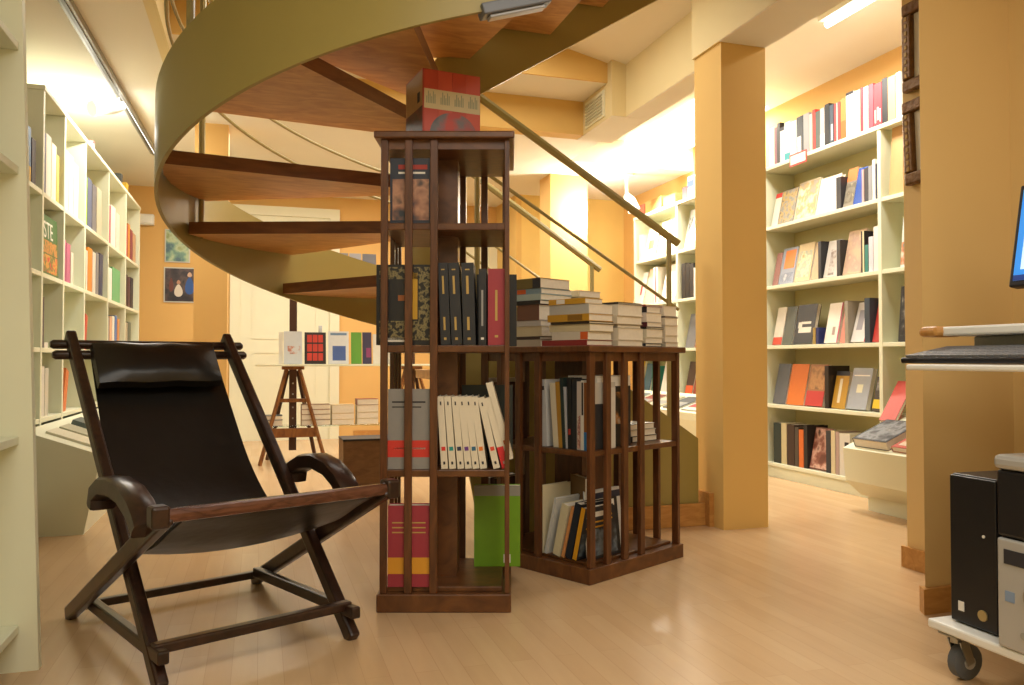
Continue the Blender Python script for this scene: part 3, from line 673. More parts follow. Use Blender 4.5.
row_list(1, 765, 7.314, 130, [
    (25, 70, 485, 'e2ded4', 'white book with red head leaning', 'c', dict(marks=[(0, 1, .86, 1, bm_('c9372f'))])), (72, 186, 455, '7d7a70', 'grey book with gold figures cover out', 'c', dict(marks=[(.03, .97, .03, .97, gp)])), (192, 342, 388, 'cfc2a5', 'gold and white map covered book', 'c', dict(marks=[(.03, .97, .03, .97, mp_)])),
    (350, 500, 362, 'e6e2d8', 'plain white covered book', 'c', dict(T=.03)), (512, 548, 352, '2b2a2e', 'black book', 's'), (550, 622, 300, '8a8478', 'grey book with orange head', 'c', dict(marks=[(0, 1, .66, 1, bm_('d87a45')), (.05, .95, .1, .6, art(['8a8478', '6a6458', 'b0a890'], 25, 4))])),
    (624, 690, 296, '2a4fa0', 'blue covered book', 'c', dict(T=.025)), (700, 716, 296, 'c9a0a0', 'pinkish thin book', 's'), (718, 746, 285, '3c3a40', 'dark spined book', 's'), (748, 776, 270, '8f9094', 'grey spined book', 's'), (778, 800, 222, 'd9dad8', 'tall white grey book', 's'), (802, 826, 252, '252a40', 'navy book beside the upright', 's')])
row_list(2, 765, 7.314, 210, [
    (30, 70, 330, '9a6a62', 'dull red book', 'c'), (74, 180, 292, '8c95a8', 'blue grey book with orange square', 'c', dict(marks=[(.2, .9, .42, .93, bm_('e0813a')), (.1, .9, .05, .3, art(['8c95a8', '6a7488', 'c0c4cc'], 20, 2))])), (188, 300, 262, 'c4b083', 'tan covered book with figure', 'c', dict(marks=[(.1, .9, .1, .8, art(['c4b083', '9aa08a', 'd8cba0', 'a88f5a'], 16, 7))], T=.035)),
    (310, 372, 255, 'b39a70', 'brown beige book', 'c', dict(T=.03)), (376, 398, 235, '26262a', 'black spined book', 's'), (402, 500, 240, 'c9c4be', 'white grey portrait covered book', 'c', dict(marks=[(.3, .75, .05, .75, art(['8a7a72', 'c9c4be', '6a5a55'], 18, 8))], T=.03)), (512, 538, 225, '33312f', 'dark book', 's'),
    (542, 674, 165, 'c9ae90', 'large tan pink covered book', 'c', dict(marks=[(.03, .97, .03, .97, art(['c9ae90', 'b89a8a', 'd8c4a0'], 10, 5))], T=.03)), (690, 714, 160, '241f22', 'black and cream edged book', 's', dict(marks=[(.5, 1, 0, 1, bm_('d9cca4'))])), (716, 742, 260, '2f7a72', 'teal short book', 's'), (746, 778, 200, 'd4d0dc', 'lilac white book', 's'), (782, 824, 125, 'e0dcda', 'tall white book beside the upright', 's')])
row_list(3, 765, 5.27, 290, [
    (20, 66, 100, 'd9d2c4', 'white book with red foot', 'c', dict(marks=[(0, 1, 0, .2, bm_('cc4a35'))])), (70, 122, 95, '555a50', 'grey green covered book', 'c'), (126, 226, 85, '26282a', 'black covered book with white bird shape', 'c', dict(marks=[(.2, .85, .28, .42, bm_('d8d2c4')), (.15, .35, .4, .55, bm_('d8d2c4')), (.3, .8, .5, .56, bm_('d8d2c4'))], T=.03)),
    (240, 254, 200, 'a58a4a', 'small tan book', 's'), (256, 270, 200, '2c3468', 'small dark blue book', 's'), (290, 360, 78, 'e2dcd0', 'white covered book with magenta edge', 'c', dict(marks=[(.93, 1, 0, 1, bm_('b0285a')), (.5, .7, .2, .4, bm_('a08a80'))], T=.03)), (372, 402, 75, 'c77a68', 'salmon edged book', 'c', dict(T=.02)),
    (408, 426, 60, '9a9284', 'grey book behind', 's'), (430, 506, 75, 'd5d3d2', 'white covered book with crimson edge leaning', 'c', dict(marks=[(.92, 1, 0, 1, bm_('c23045')), (.2, .6, .3, .8, bm_('9a98a0'))], T=.03, lean=16)), (512, 540, 45, '34404c', 'tall dark blue book', 's'), (544, 590, 42, 'b73a30', 'red covered book beside the upright', 'c')])
row_list(4, 765, 5.27, 290, [
    (20, 84, 392, '5d6066', 'dark blue grey covered book', 'c'), (90, 178, 394, 'd0702c', 'plain orange covered book', 'c'), (186, 278, 398, '9a6a45', 'brown book with red lower panel', 'c', dict(marks=[(0, 1, 0, .36, bm_('b8352f')), (.1, .9, .4, .95, art(['9a6a45', 'b98a5a', '5a3a2a'], 12, 3))], T=.035)), (300, 320, 400, '2a211c', 'black spined book', 's'),
    (326, 396, 432, 'b58a2a', 'mustard covered book with white figure', 'c', dict(marks=[(0, 1, .88, 1, INK), (.35, .55, .15, .8, bm_('d9cfb4'))])), (404, 506, 418, '9ba0a8', 'silver blue covered book with pale centre', 'c', dict(marks=[(.35, .65, .4, .6, bm_('d8d4b8')), (.1, .9, .8, .83, WH)], T=.035, lean=14)), (538, 600, 462, '3c342c', 'dark covered book with yellow band', 'c', dict(marks=[(0, 1, .08, .34, bm_('d9b820')), (.1, .9, .6, .9, art(['3c342c', '8a8a88', '5a4a3a'], 25, 6))], T=.03))])
row_list(5, 765, 5.27, 400, [
    (30, 68, 118, '22302f', 'dark teal book', 's'), (70, 98, 120, 'bfb48e', 'cream book', 's'), (100, 138, 128, '3a2620', 'dark brown book', 's'), (140, 160, 140, '4a4038', 'brown grey book', 's'), (162, 186, 155, 'd06a2c', 'orange book', 's'), (188, 206, 132, '201d1e', 'black book', 's'),
    (208, 300, 145, '6b4034', 'brown pink photo covered book', 'c', dict(marks=[(.03, .97, .03, .97, art(['6b4034', '8a5548', 'd0a898', '4a2c24'], 12, 9))])), (304, 328, 160, '2a2f38', 'dark blue book', 's'), (330, 352, 160, 'cbbf9c', 'cream spined book', 's'), (354, 372, 165, 'a9928c', 'pinkish grey book', 's'), (374, 430, 175, 'd0ccc2', 'white boxed book', 's', dict(marks=[(.5, .9, .45, .8, INK)]))])
# bay beyond the upright, near the wall end
GN = 'books in the bay of the right wall bookcase nearest the picture wall'
right_book(1, 886.5, 903, 128, 'c9a070', 'tan board backed book', 'c', 0, GN, 'second shelf beside the picture wall', lean=4)
right_book(2, 897, 911, 218, 'cfd8d4', 'white book with teal and orange picture', 'c', 0, GN, 'third shelf beside the picture wall', lean=5, marks=[(0, 1, .05, .5, art(['2f8a8a', 'c97a4a', 'd8d4c4'], 20, 3))])
right_book(3, 894, 911, 287, '2a2a2c', 'black picture covered book', 'c', 0, GN, 'fourth shelf beside the picture wall', lean=5, marks=[(.1, .9, .1, .9, art(['1c1c1e', '4a4a48', '9a968c'], 25, 4))])
right_book(0, 896, 900.5, 73, 'dfe0e8', 'white and blue tall book', 's', 0, GN, 'rightmost on the top board beside the picture wall', lean=0)
# far bays, left of the column
GF = 'books in the bays of the right wall bookcase left of the column'
def far(row, x0, x1, yt, col, desc, kind='c', **k): right_book(row, x0, x1, yt, col, desc, kind, 0, GF, 'left of the column on the %s shelf' % ROWN[row], **k)
far(0, 636, 643, 206, 'c0604a', 'red edged flat faced box', 's'); far(0, 644, 660, 200, 'b08a50', 'brown cardboard box', 's'); far(0, 662, 674, 196, '8a6a40', 'dark tan box', 's')
far(0, 681, 686, 188, 'c23a40', 'red box', 's'); far(0, 686.5, 693, 177, 'd5d8e0', 'white tub with blue band', 's', marks=[(0, 1, .5, .8, bm_('34509a'))])
far(1, 633, 637, 240, 'c9a88a', 'tan white book'); far(1, 637.4, 640.5, 236, 'dcd6c8', 'white slim book', 's'); far(1, 641, 652, 230, 'e4ded0', 'white book with yellow flower cover', marks=[(.25, .75, .3, .6, bm_('d8a850'))]); far(1, 654, 663, 224, 'e0dcd4', 'white plain book'); far(1, 664, 672, 222, 'd8d0c0', 'pale cream book')
far(1, 681, 687, 212, 'd9dcd8', 'white patterned book', marks=[(.2, .8, .2, .8, art(['e0e0dc', '3a4a58', 'd9dcd8'], 30, 3))]); far(1, 688, 696, 210, 'c9a0a0', 'pink red picture book', marks=[(.1, .9, .1, .8, art(['c98a8a', 'd9c0b0', '8a3a40'], 22, 3))])
far(2, 630, 640, 275, 'e2d8cc', 'white book with red blossom', marks=[(.3, .7, .3, .6, bm_('c84a55'))]); far(2, 641, 650, 270, 'e0c8a8', 'peach book'); far(2, 652, 656, 268, 'ded6c8', 'white spined book with red stripe', 's', marks=[(.4, .62, 0, 1, bm_('c9485a'))]); far(2, 658, 672, 266, 'e4e0d6', 'wide white book')
for i, (x, c, d) in enumerate(((680, '25262a', 'first black volume from the left'), (684, '202226', 'second black volume from the left'), (688, '2b2b30', 'third black volume from the left'))): far(2, x, x+3.8, 264, c, d, 's')
far(2, 692, 697, 268, 'd9d6cc', 'white volume next to black ones', 's')
far(3, 682, 691, 315, '6a6c70', 'grey speckled book'); far(3, 692, 698, 318, 'c05a40', 'orange red book')
far(3, 628, 640, 322, 'b9c0b4', 'pale green grey book'); far(3, 642, 655, 320, 'd8c8a0', 'cream covered book'); far(3, 658, 671, 318, '7a8a90', 'blue grey covered book')
far(4, 681, 688, 362, '4a342c', 'dark brown book with orange foot', marks=[(0, 1, 0, .3, bm_('d05a30'))]); far(4, 689, 697, 362, '8a4034', 'brick red book')
far(4, 630, 637, 360, 'e0b828', 'bright yellow book'); far(4, 639, 646, 364, '3a5a6a', 'dark teal covered book'); far(4, 650, 655, 366, '2f7a68', 'green book', 's'); far(4, 657, 672, 362, 'd5d0c4', 'white covered magazine')
# slanted display bases against the shelves
def display_cabinet(name, u_back, sgn, v0, v1, label, prof):
    # prof: (offset from shelf front, z)
    t = thing(name, (u_back, (v0+v1)/2, 0), label, 'display cabinet'); h = abs(v1-v0)/2
    P = [(sgn*o, z) for o, z in prof]
    mx = Matrix(((1, 0, 0, 0), (0, 0, -1, 0), (0, 1, 0, 0), (0, 0, 0, 1)))  # (x,y,z)->(x,-z,y)
    MB().prism(P, -h, h, CR, mx).build('body', t)
    MB().box(min(0, sgn*.255), max(0, sgn*.255), -h+.01, h-.03, 0, .11, CR).build('plinth', t)
    return t
display_cabinet('display_cabinet', RU-.004, -1, 3.0, 3.76, 'cream slanted display base in front of the right bookcase holding flat books', [(0, .085), (.28, .085), (.385, .174), (.40, .355), (0, .52)])
display_cabinet('display_cabinet', RU-.004, -1, 5.35, 7.2, 'cream slanted display base left of the column holding flat books', [(0, .09), (.22, .09), (.36, .38), (.37, .44), (0, .56)])
LBU = -1.085
display_cabinet('display_cabinet', LBU+.004, 1, 4.36, 8.1, 'cream slanted display base below the left bookcase behind the deck chair', [(0, .0), (.268, .0), (.335, .35), (.342, .384), (0, .51)])
def on_slant(u0, sgn, o0, z0, o1, z1, v0, v1, T, col, label, group, marks=(), drop=0):
    """book lying on a slanted top; foot at offset o1"""
    Zd = Vector((sgn*(o0-o1), 0, z0-z1)).normalized(); n = Vector((sgn*(z0-z1), 0, (o1-o0))).normalized()
    org = Vector((u0+sgn*o1, 0, z1))+Zd*.03; Y = Zd.cross(n)
    H = min(Vector((o0-o1, z0-z1)).length-.05, .26)
    org.y = v1 if Y.y < 0 else v0
    org = org+n*.0015
    return book('book', T, abs(v1-v0), H, col, frame_mx(org, n, Zd), label, group, front=marks)
GD = 'books lying on the display bases'
on_slant(RU, -1, 0, .52, .40, .355, 3.45, 3.70, .05, '34353a', 'thick dark picture book lying on the right hand display base', GD, marks=[(.05, .95, .05, .95, art(['2a2b30', '5a5c62', '8a8c90', '3a3b40'], 14, 3))])
on_slant(RU, -1, 0, .52, .40, .355, 3.18, 3.42, .03, 'b04a38', 'red brown book lying on the right hand display base', GD, marks=[(.1, .9, .1, .6, art(['c9a080', 'd8d0c0', 'a04030'], 14, 5))])
right_book(4, 889, 905, 383, 'b8463c', 'orange red book standing above the display base', 'c', 0, GD, 'beside the picture wall', lean=32, u=RU-.06, dz=-.045)
for i, (v0, c, d) in enumerate(((5.45, 'c9c4b8', 'white magazine with red stripes'), (5.75, '4a4e54', 'dark grey magazine'), (6.05, 'b0a890', 'beige magazine'), (6.36, '7a3a34', 'dark red magazine'), (6.68, '5a6a70', 'blue grey magazine'))):
    on_slant(RU, -1, 0, .56, .37, .44, v0, v0+.24, .012, c, d+' lying on the display base left of the column', GD, marks=[(.1, .9, .2, .5, bm_('c23a34' if i == 0 else '8a8a86'))])
for i, (v0, c, d) in enumerate(((4.50, 'cfc9b0', 'pale brochure nearest the end'), (4.78, 'a9a58c', 'olive grey brochure'), (5.06, '4a5654', 'dark green book'), (5.36, 'c0bba8', 'beige brochure'))):
    on_slant(LBU, 1, 0, .51, .342, .384, v0, v0+.22, .012 if i != 2 else .03, c, d+' lying on the left display base', GD)
# ------------------------------------------------------------------ left wall bookcase
LZ = [2.27, 1.735, 1.31, .915, .545]
def lv(px): return pu(px, 350, LBU).y
lc = thing('bookcase', (LBU, 6.4, 0), 'long cream bookcase along the left wall behind the deck chair', 'bookcase')
lups = [3.9, lv(41.5), lv(63), lv(84), lv(107.5), lv(125), 8.22]
MB().box(-.30, -.285, lups[1]-6.4, 8.22-6.4, 0, 2.27, mat('cream_back', 'd3cc98', .6, noise=.02)).build('back_panel', lc)
for i, v in enumerate(lups): MB().cbox(-.285, 0, v-.016-6.4, v+.016-6.4, 0, 2.262 if i else 1.71, CR, .002).build('upright', lc)
MB().cbox(-.30, .006, lups[1]-.02-6.4, 8.24-6.4, 2.262, 2.288, CR, .003).build('top_board', lc)
for z in LZ[1:]+[.1]:
    for a, b in zip(lups[:-1], lups[1:]):
        MB().cbox(-.284, -.002, a+.0165-6.4, b-.0165-6.4, z-.025, z, CR, .002).build('shelf', lc)
BAYN = ['nearest', 'second', 'third', 'fourth', 'fifth', 'farthest']
GL = 'books in the left wall bookcase'
def left_sp(row, x0, x1, H, col, desc, inset=.02, D=.2, marks=(), lean=0, fr=()):
    z = (LZ+[.1])[row]; v0, v1 = lv(x0), lv(x1); r = radians(lean)
    mx = frame_mx((LBU-inset, v0, z+.001+max(0, sin(r))*0), (0, cos(r), sin(-r)), (0, sin(r), cos(r)))
    return book('book', v1-v0-.002, D, H, col, mx, desc, GL, spine=marks, front=fr)
LROW = {1: 'upper', 2: 'second', 3: 'third', 4: 'fourth'}
def LBk(bay, row, items):
    for i, it in enumerate(items):
        x0, x1, H, col, d = it[:5]; k = it[5] if len(it) > 5 else {}
        left_sp(row, x0, x1, H, col, '%s in the %s bay, %s shelf of left bookcase, %s along' % (d, BAYN[bay], LROW[row], ORD[i]), **k)
LBk(0, 1, [(24, 33, .28, '3f6f9a', 'blue and yellow covered book', dict(marks=[(0, 1, 0, .3, bm_('c9a030'))])), (34, 38, .24, '2a2c38', 'dark navy book')])
LBk(1, 1, [(45, 47.5, .33, '4a4a80', 'violet blue tall book'), (48, 53, .34, 'e6e2d2', 'white book'), (53.5, 58, .32, 'e8e2c8', 'cream white book'), (58.5, 61, .28, 'd9c060', 'yellow book')])
LBk(2, 1, [(65.5, 70, .36, 'ece8dc', 'white tall book'), (70.5, 75, .36, 'eae6da', 'second white tall book'), (75.5, 80, .34, 'e6e4da', 'white book by the upright')])
LBk(3, 1, [(86, 89, .33, '8fb030', 'lime green book'), (89.5, 93.5, .34, '5a6480', 'slate blue book'), (94, 98, .33, '7a7a80', 'grey book'), (98.5, 103, .34, 'd6ceb4', 'cream book')])
LBk(4, 1, [(110, 112, .30, 'b03a60', 'magenta book'), (112.5, 117, .32, 'e6e2d8', 'white book'), (117.5, 121, .30, 'd8d2c2', 'pale book')])
LBk(5, 1, [(127, 129, .29, 'b04040', 'red book'), (129.4, 131.4, .31, 'd08a40', 'orange book'), (131.8, 134, .28, '8a3a48', 'maroon book'), (134.4, 137, .27, 'c9a07a', 'tan book')])
LBk(2, 2, [(66, 68.5, .25, 'c06a8a', 'pink book', dict(D=.22)), (69, 73, .24, 'b8607f', 'darker pink book'), (73.5, 76, .2, 'd9d4c0', 'small white book')])
LBk(3, 2, [(86.5, 88, .27, 'd8c870', 'pale yellow book'), (88.5, 90, .27, 'd9d2c0', 'white thin book'), (90.5, 94.5, .30, 'd8862c', 'orange book'), (95, 98, .29, 'd9d6cc', 'white book'), (98.5, 101, .3, '8a8a90', 'grey thin book'), (101.5, 105, .31, '2f3a60', 'navy book')])
LBk(4, 2, [(110, 114, .25, 'e4e2d8', 'white book'), (114.5, 122, .27, '68a870', 'green folder like book')])
LBk(5, 2, [(127, 129.5, .28, '3a2c2c', 'dark brown book'), (130, 132, .27, '5a3a40', 'dull maroon book'), (132.4, 135, .28, '2f3038', 'black book')])
LBk(1, 3, [(44.5, 48, .27, '3a2a3a', 'dark purple book'), (48.5, 52, .03, 'd9d4ca', 'low white booklet')])
LBk(3, 3, [(87, 89, .25, 'c04434', 'red book leaning', dict(lean=14)), ])
LBk(4, 3, [(109.5, 112, .26, '9a948c', 'grey book'), (112.4, 114.4, .27, 'd8a888', 'peach book'), (114.8, 117, .28, 'dcd8cc', 'white book'), (117.4, 119.4, .29, '3f6fb0', 'blue book'), (119.8, 121.8, .27, 'c9824a', 'orange brown book')])
LBk(5, 3, [(127, 130, .26, 'a9a08a', 'beige book'), (130.5, 133, .27, '5a6a60', 'green grey book')])
LBk(1, 4, [(44.5, 49, .27, 'd5d2c8', 'white magazine'), (49.5, 53, .26, 'c9c4b4', 'pale grey magazine')])
LBk(2, 4, [(67, 70, .27, 'd07038', 'orange red picture book leaning', dict(lean=18, fr=[(.1, .9, .1, .9, art(['d07038', 'd9c9a0', 'b03a30'], 20, 3))]))])
# large green children's book facing out of the second bay
gb = frame_mx((LBU-.035, lv(44.4), LZ[2]+.001), (cos(radians(2)), 0, sin(radians(2))), (-sin(radians(2)), 0, cos(radians(2))))
gv = lv(60.5)-lv(44.4)
o = book('picture_book', .02, gv, .325, '3f6a34', gb, 'large green picture book with red and yellow figures facing out of the left bookcase', GL,
         front=[(.05, .95, .04, .34, art(['c93a30', 'd8a040', '3f6a34', 'c93a30'], 22, 3)), (.05, .95, .36, .58, art(['3f6a34', 'd08a40', '2f5a2c'], 26, 4))])
fc = bpy.data.curves.new('cover_title', 'FONT'); fc.body = 'STE'; fc.size = .13; fc.extrude = .0004; fc.materials.append(WH)
fo = bpy.data.objects.new('cover_title', fc); C.objects.link(fo)
dg = bpy.context.evaluated_depsgraph_get(); tm = bpy.data.meshes.new_from_object(fo.evaluated_get(dg)); bpy.data.objects.remove(fo)
to = bpy.data.objects.new('cover_title', tm); C.objects.link(to); to.parent = o
to.matrix_local = Matrix(((0, 0, 1, .0208), (1, 0, 0, .05), (0, 1, 0, .2), (0, 0, 0, 1)))
# oddments on the top board
for (px, w, h, c, lab, nm) in ((98, .06, .10, 'd9c4c0', 'small red and white box on top of the left bookcase', 'box'), (124, .08, .12, '3a3a34', 'small dark box on top of the far end of the left bookcase', 'box'), (129, .09, .10, 'd0a838', 'small yellow box on top of the left bookcase', 'box')):
    v = lv(px); tt = thing(nm, (LBU-.07, v, 2.289), lab, 'box')
    MB().cbox(-w/2, w/2, -w/2, w/2, 0, h, cover(c), .003).build('carton', tt); MB().cbox(-w/2-.001, w/2+.001, -w/2-.001, w/2+.001, h*.8, h+.002, mat('carton_lid', 'c04a44' if c == 'd9c4c0' else c, .5), .002).build('lid', tt)
# near bookcase end at the left edge of the picture
nb = thing('bookcase', (-.70, 2.40, 0), 'cream bookcase end panel with narrow shelves at the left edge of the picture', 'bookcase')
mxp = Matrix(((1, 0, 0, 0), (0, 0, 1, 0), (0, 1, 0, 0), (0, 0, 0, 1)))
e0, e1 = pv(38.5, 664, 2.50), pv(22, 0, 2.50)
slope = (e1.x-e0.x)/(e1.z-e0.z); xb = e0.x-slope*e0.z+.70; xt = xb+slope*2.3
MB().prism([(-.5, 0), (xb, 0), (xt, 2.3), (-.5, 2.3)], .10, .13, CR, mxp).build('end_panel', nb)
MB().box(-.52, -.5, -1.3, .13, 0, 2.3, CR).build('back_panel', nb)
for py in (40, 165, 437, 627):
    q = pv(19, py, 2.48); x1 = q.x+.70-.005
    MB().cbox(-.5, x1, -.9, .098, q.z-.022, q.z, CR, .002).build('shelf', nb)
for i, (py, c, lab) in enumerate(((437, 'c4c2cc', 'lilac grey book flat on the near left bookcase middle shelf'), (627, 'd0cab8', 'cream book flat on the near left bookcase bottom shelf'), (165, 'cfc8c4', 'pale book flat on the near left bookcase upper shelf'))):
    q = pv(19, py, 2.48); lay((-.92, 2.10, q.z+.001), (1, 0, 0), .045, .21, .26, c, lab, 'books on the near left bookcase')
# ------------------------------------------------------------------ easel rack with shelves by the back door
ES = M['easel']
EV = 6.92
def easel(u, lab):
    t = thing('display_easel', (u, EV, 0), lab, 'easel')
    MB().cbox(-.03, .03, -.02, .02, .10, 1.62, mat('dark_easel_wood', '4a2a17', .5, noise=.15), .003).build('post', t)
    for s in (-1, 1):
        MB().bar((s*.26, -.16, 0), (s*.045, -.02, .80), .030, .022, ES).build('front_leg', t)
        MB().bar((s*.20, .22, 0), (s*.04, .03, .76), .028, .022, mat('dark_easel_wood', '4a2a17', .5, noise=.15)).build('rear_leg', t)
    MB().cbox(-.20, .20, -.115, -.09, .215, .29, ES, .003).build('cross_bar', t)
    MB().cbox(-.13, .13, -.055, -.03, .50, .53, ES, .003).build('upper_bar', t)
    MB().cbox(-.09, .09, -.05, .05, .770, .798, ES, .003).build('head_block', t)
    mbn = MB()
    for z in (.36, .45, .56, .65): mbn.cbox(-.006, .006, -.024, -.018, z, z+.012, M['steel'], .001)
    mbn.build('peg', t)
    return t
easel(.265, 'wooden easel stand carrying shelves in front of the pale back door')
easel(1.26, 'second wooden easel stand carrying shelves, behind the tall bookcase')
glass = bpy.data.materials.new('glass'); glass.use_nodes = True
gbs = glass.node_tree.nodes['Principled BSDF']; gbs.inputs['Base Color'].default_value = (.82, .92, .86, 1); gbs.inputs['Roughness'].default_value = .05; gbs.inputs['Transmission Weight'].default_value = 1
s1 = MB().cbox(-.03, 1.42, EV-.25, EV-.065, .799, .815, M['cream'], .003).build('display_shelf'); tag(s1, 'pale shelf board across the easel stands holding upright books', 'shelf')
s2 = MB().cbox(.0, 1.42, EV+.05, EV+.20, .302, .31, glass, .002).build('display_shelf')
s2b = bpy.data.objects.remove(s2)
s2 = MB().cbox(.0, 1.42, EV-.085, EV+.085, .296, .306, glass, .002).build('display_shelf'); tag(s2, 'glass shelf low across the easel stands holding stacked books', 'shelf')
s3 = MB().cbox(.14, 1.42, EV-.17, EV-.025, 1.50, 1.515, M['cream'], .003).build('display_shelf'); tag(s3, 'top shelf board of the easel stands half hidden by the stair', 'shelf')
GR = 'upright books on the easel shelf by the back door'
def rack_cover(px0, px1, yt, T, col, lab, marks=(), v=EV-.20):
    a, b = pv(px0, 360, v), pv(px1, 360, v); H = pv(px0, yt, v).z-.816
    return book('book', T, b.x-a.x-.004, H, col, frame_mx((a.x, v+.07, .816), (0, -cos(.12), sin(.12)), (0, sin(.12), cos(.12))), lab, GR, front=marks)
rack_cover(279, 283.5, 332, .02, 'd9d6ca', 'slim white book edge at the left end of the easel shelf')
rack_cover(284, 303, 331, .02, 'c9d0d8', 'pale blue book with small red figures on the easel shelf', [(.2, .9, .3, .55, art(['c9d0d8', 'c9d0d8', 'c07a60', '8a9098'], 22, 3))])
rack_cover(305, 327, 332, .02, '2a2320', 'black book with a grid of red pictures on the easel shelf', [(.12+.26*i, .34+.26*i, .1+.29*j, .34+.29*j, bm_('c23a2c')) for i in range(3) for j in range(3)])
rack_cover(329, 350, 331, .02, 'd3d6da', 'white book with a blue panel on the easel shelf', [(.2, .85, .1, .55, bm_('4a62a0')), (.1, .9, .88, .95, bm_('6a86a8'))])
rack_cover(352, 363, 332, .02, '5f9a34', 'bright green book on the easel shelf')
rack_cover(363.5, 373, 332, .02, '3a3450', 'dark purple book on the easel shelf', [(.4, .9, .2, .5, bm_('8a3a6a'))])
rack_cover(374, 384, 334, .02, 'd9d4c8', 'white book at the right of the easel shelf')
rack_cover(386, 400, 334, .02, 'b9b4a8', 'grey book on the easel shelf behind the tall bookcase')
GB = 'stacked books on the low glass shelf of the easels'
def rack_stack(px0, px1, ys, cols, labs):
    a, b = pv(px0, 420, EV), pv(px1, 420, EV); z = .3075
    for T, c, l in zip(ys, cols, labs):
        lay((a.x, EV-.08, z), (1, 0, 0), T, b.x-a.x-.006, .16, c, l, GB); z += T+.0006
rack_stack(264, 283, [.05, .035], ['32424e', '3c4a52'], ['dark slate book at the left of the low glass shelf', 'slate blue book on top at the left of the low glass shelf'])
rack_stack(301, 330, [.045, .045, .04, .04], ['8a6a4a', '9a7a58', '8a6248', '7a5a40'], ['brown edged book, bottom of the brown stack on the low glass shelf', 'tan book, second of the brown stack on the low glass shelf', 'brown book, third of the brown stack on the low glass shelf', 'dark brown book, top of the brown stack on the low glass shelf'])
rack_stack(331, 354, [.045, .05, .07], ['cdbb94', 'd5c6a2', 'c9b48c'], ['cream book, bottom of the middle cream stack on the glass shelf', 'pale book in the middle cream stack on the glass shelf', 'beige book, top of the middle cream stack on the glass shelf'])
rack_stack(356, 378, [.05, .05, .06, .05], ['d0c09a', 'd8caa8', 'cbb88e', '8a4434'], ['cream book, bottom of the right stack on the glass shelf', 'pale book, second of the right stack on the glass shelf', 'beige book, third of the right stack on the glass shelf', 'red brown book on top of the right stack on the glass shelf'])
GT = 'books on the top easel shelf half hidden by the stair'
for i, (x0, x1, c, d) in enumerate(((277, 296, '3a3632', 'dark book'), (297, 312, '2c2a2e', 'black book'), (313, 334, '46484e', 'charcoal book'), (335, 349, '8a8c92', 'grey book'), (350, 362, 'a9a8b0', 'pale grey book'), (363, 377, '74747e', 'blue grey book'))):
    a, b = pv(x0, 250, EV-.1), pv(x1, 250, EV-.1)
    if a.x < .31: a.x = max(a.x, .145)
    book('book', .02, b.x-a.x-.004, .235, c, frame_mx((a.x, EV-.075, 1.516), (0, -cos(.1), sin(.1)), (0, sin(.1), cos(.1))), '%s upright on the top easel shelf, %s from the left' % (d, ORD[i]), GT)
# open box on the floor
bxp = Vector((.63, 5.02, 0))
bx = thing('wooden_box', bxp, 'brown open topped box on the floor between the chair arm and the tall bookcase', 'box', .02)
BB = wood('box_wood', '6b4a2a', '86633c', .6, (3, 3, 9), 3)
MB().box(-.15, .15, -.12, -.105, 0, .36, BB).box(-.15, .15, .105, .12, 0, .36, BB).box(-.15, -.135, -.105, .105, 0, .36, BB).box(.135, .15, -.105, .105, 0, .36, M['cream']).build('box_side', bx)
MB().box(-.135, .135, -.105, .105, .0, .015, BB).build('box_bottom', bx)
MB().box(-.152, .152, -.122, .122, .36, .372, mat('dark_opening', '2a2420', .5)).build('lid', bx)  # dark sheet standing in for the shade inside the open top
# posters, emergency lamp on the back wall
def poster(a, b, lab, cols, seed, border=.012):
    v = 8.86; w = b.x-a.x; h = a.z-b.z
    t = thing('framed_picture', (a.x, v, b.z), lab, 'poster')
    MB().box(0, w, -.012, 0, 0, h, mat('poster_border', 'c9c9c0', .5, noise=0)).build('border', t)
    MB().box(border, w-border, -.0135, -.012, border, h-border, art(cols, 9, seed)).build('print', t)
    return t, w, h
a, b = pv(164, 267, 8.86), pv(200.5, 303, 8.86)
t, w, h = poster(a, b, 'dark framed print with white and blue figures, lower one on the orange back wall', ['2a2830', '3a3238', '5a4a48', '2a2830'], 3)
def blob(cx, cz, rx, rz, m, nm):
    mxx = Matrix(((1, 0, 0, 0), (0, 0, -1, 0), (0, 1, 0, 0), (0, 0, 0, 1)))
    MB().prism([(cx+rx*(1-.35*sin(a_))*cos(a_), cz+rz*sin(a_)) for a_ in [2*pi*k/16 for k in range(16)]], .0137, .0145, m, mxx).build(nm, t)
blob(w*.40, h*.34, w*.11, h*.18, bm_('d5ccc0'), 'white_figure'); blob(w*.40, h*.58, w*.05, h*.06, bm_('b98a70'), 'head_print')
blob(w*.70, h*.48, w*.12, h*.25, bm_('2f569a'), 'blue_figure'); blob(w*.70, h*.8, w*.06, h*.07, bm_('c9a890'), 'head_print'); blob(w*.2, h*.5, w*.06, h*.2, bm_('6a3a34'), 'red_figure')
a, b = pv(165, 229, 8.86), pv(190, 263, 8.86)
poster(a, b, 'blue green framed print half hidden by the stair on the orange wall, the upper one', ['4a6a78', '7aa08a', 'b9c8a0', '8a9a60'], 5)
ep = pv(140, 219, 8.80)
el = thing('wall_lamp', (ep.x, 8.86, ep.z), 'white emergency light on the orange wall at the end of the left bookcase', 'light')
MB().cbox(-.13, .13, -.07, 0, -.055, .055, M['white'], .01).build('housing', el); MB().cbox(-.11, .11, -.078, -.068, -.04, .04, mat('lens', 'ecece4', .3, noise=0), .004).build('lens', el)
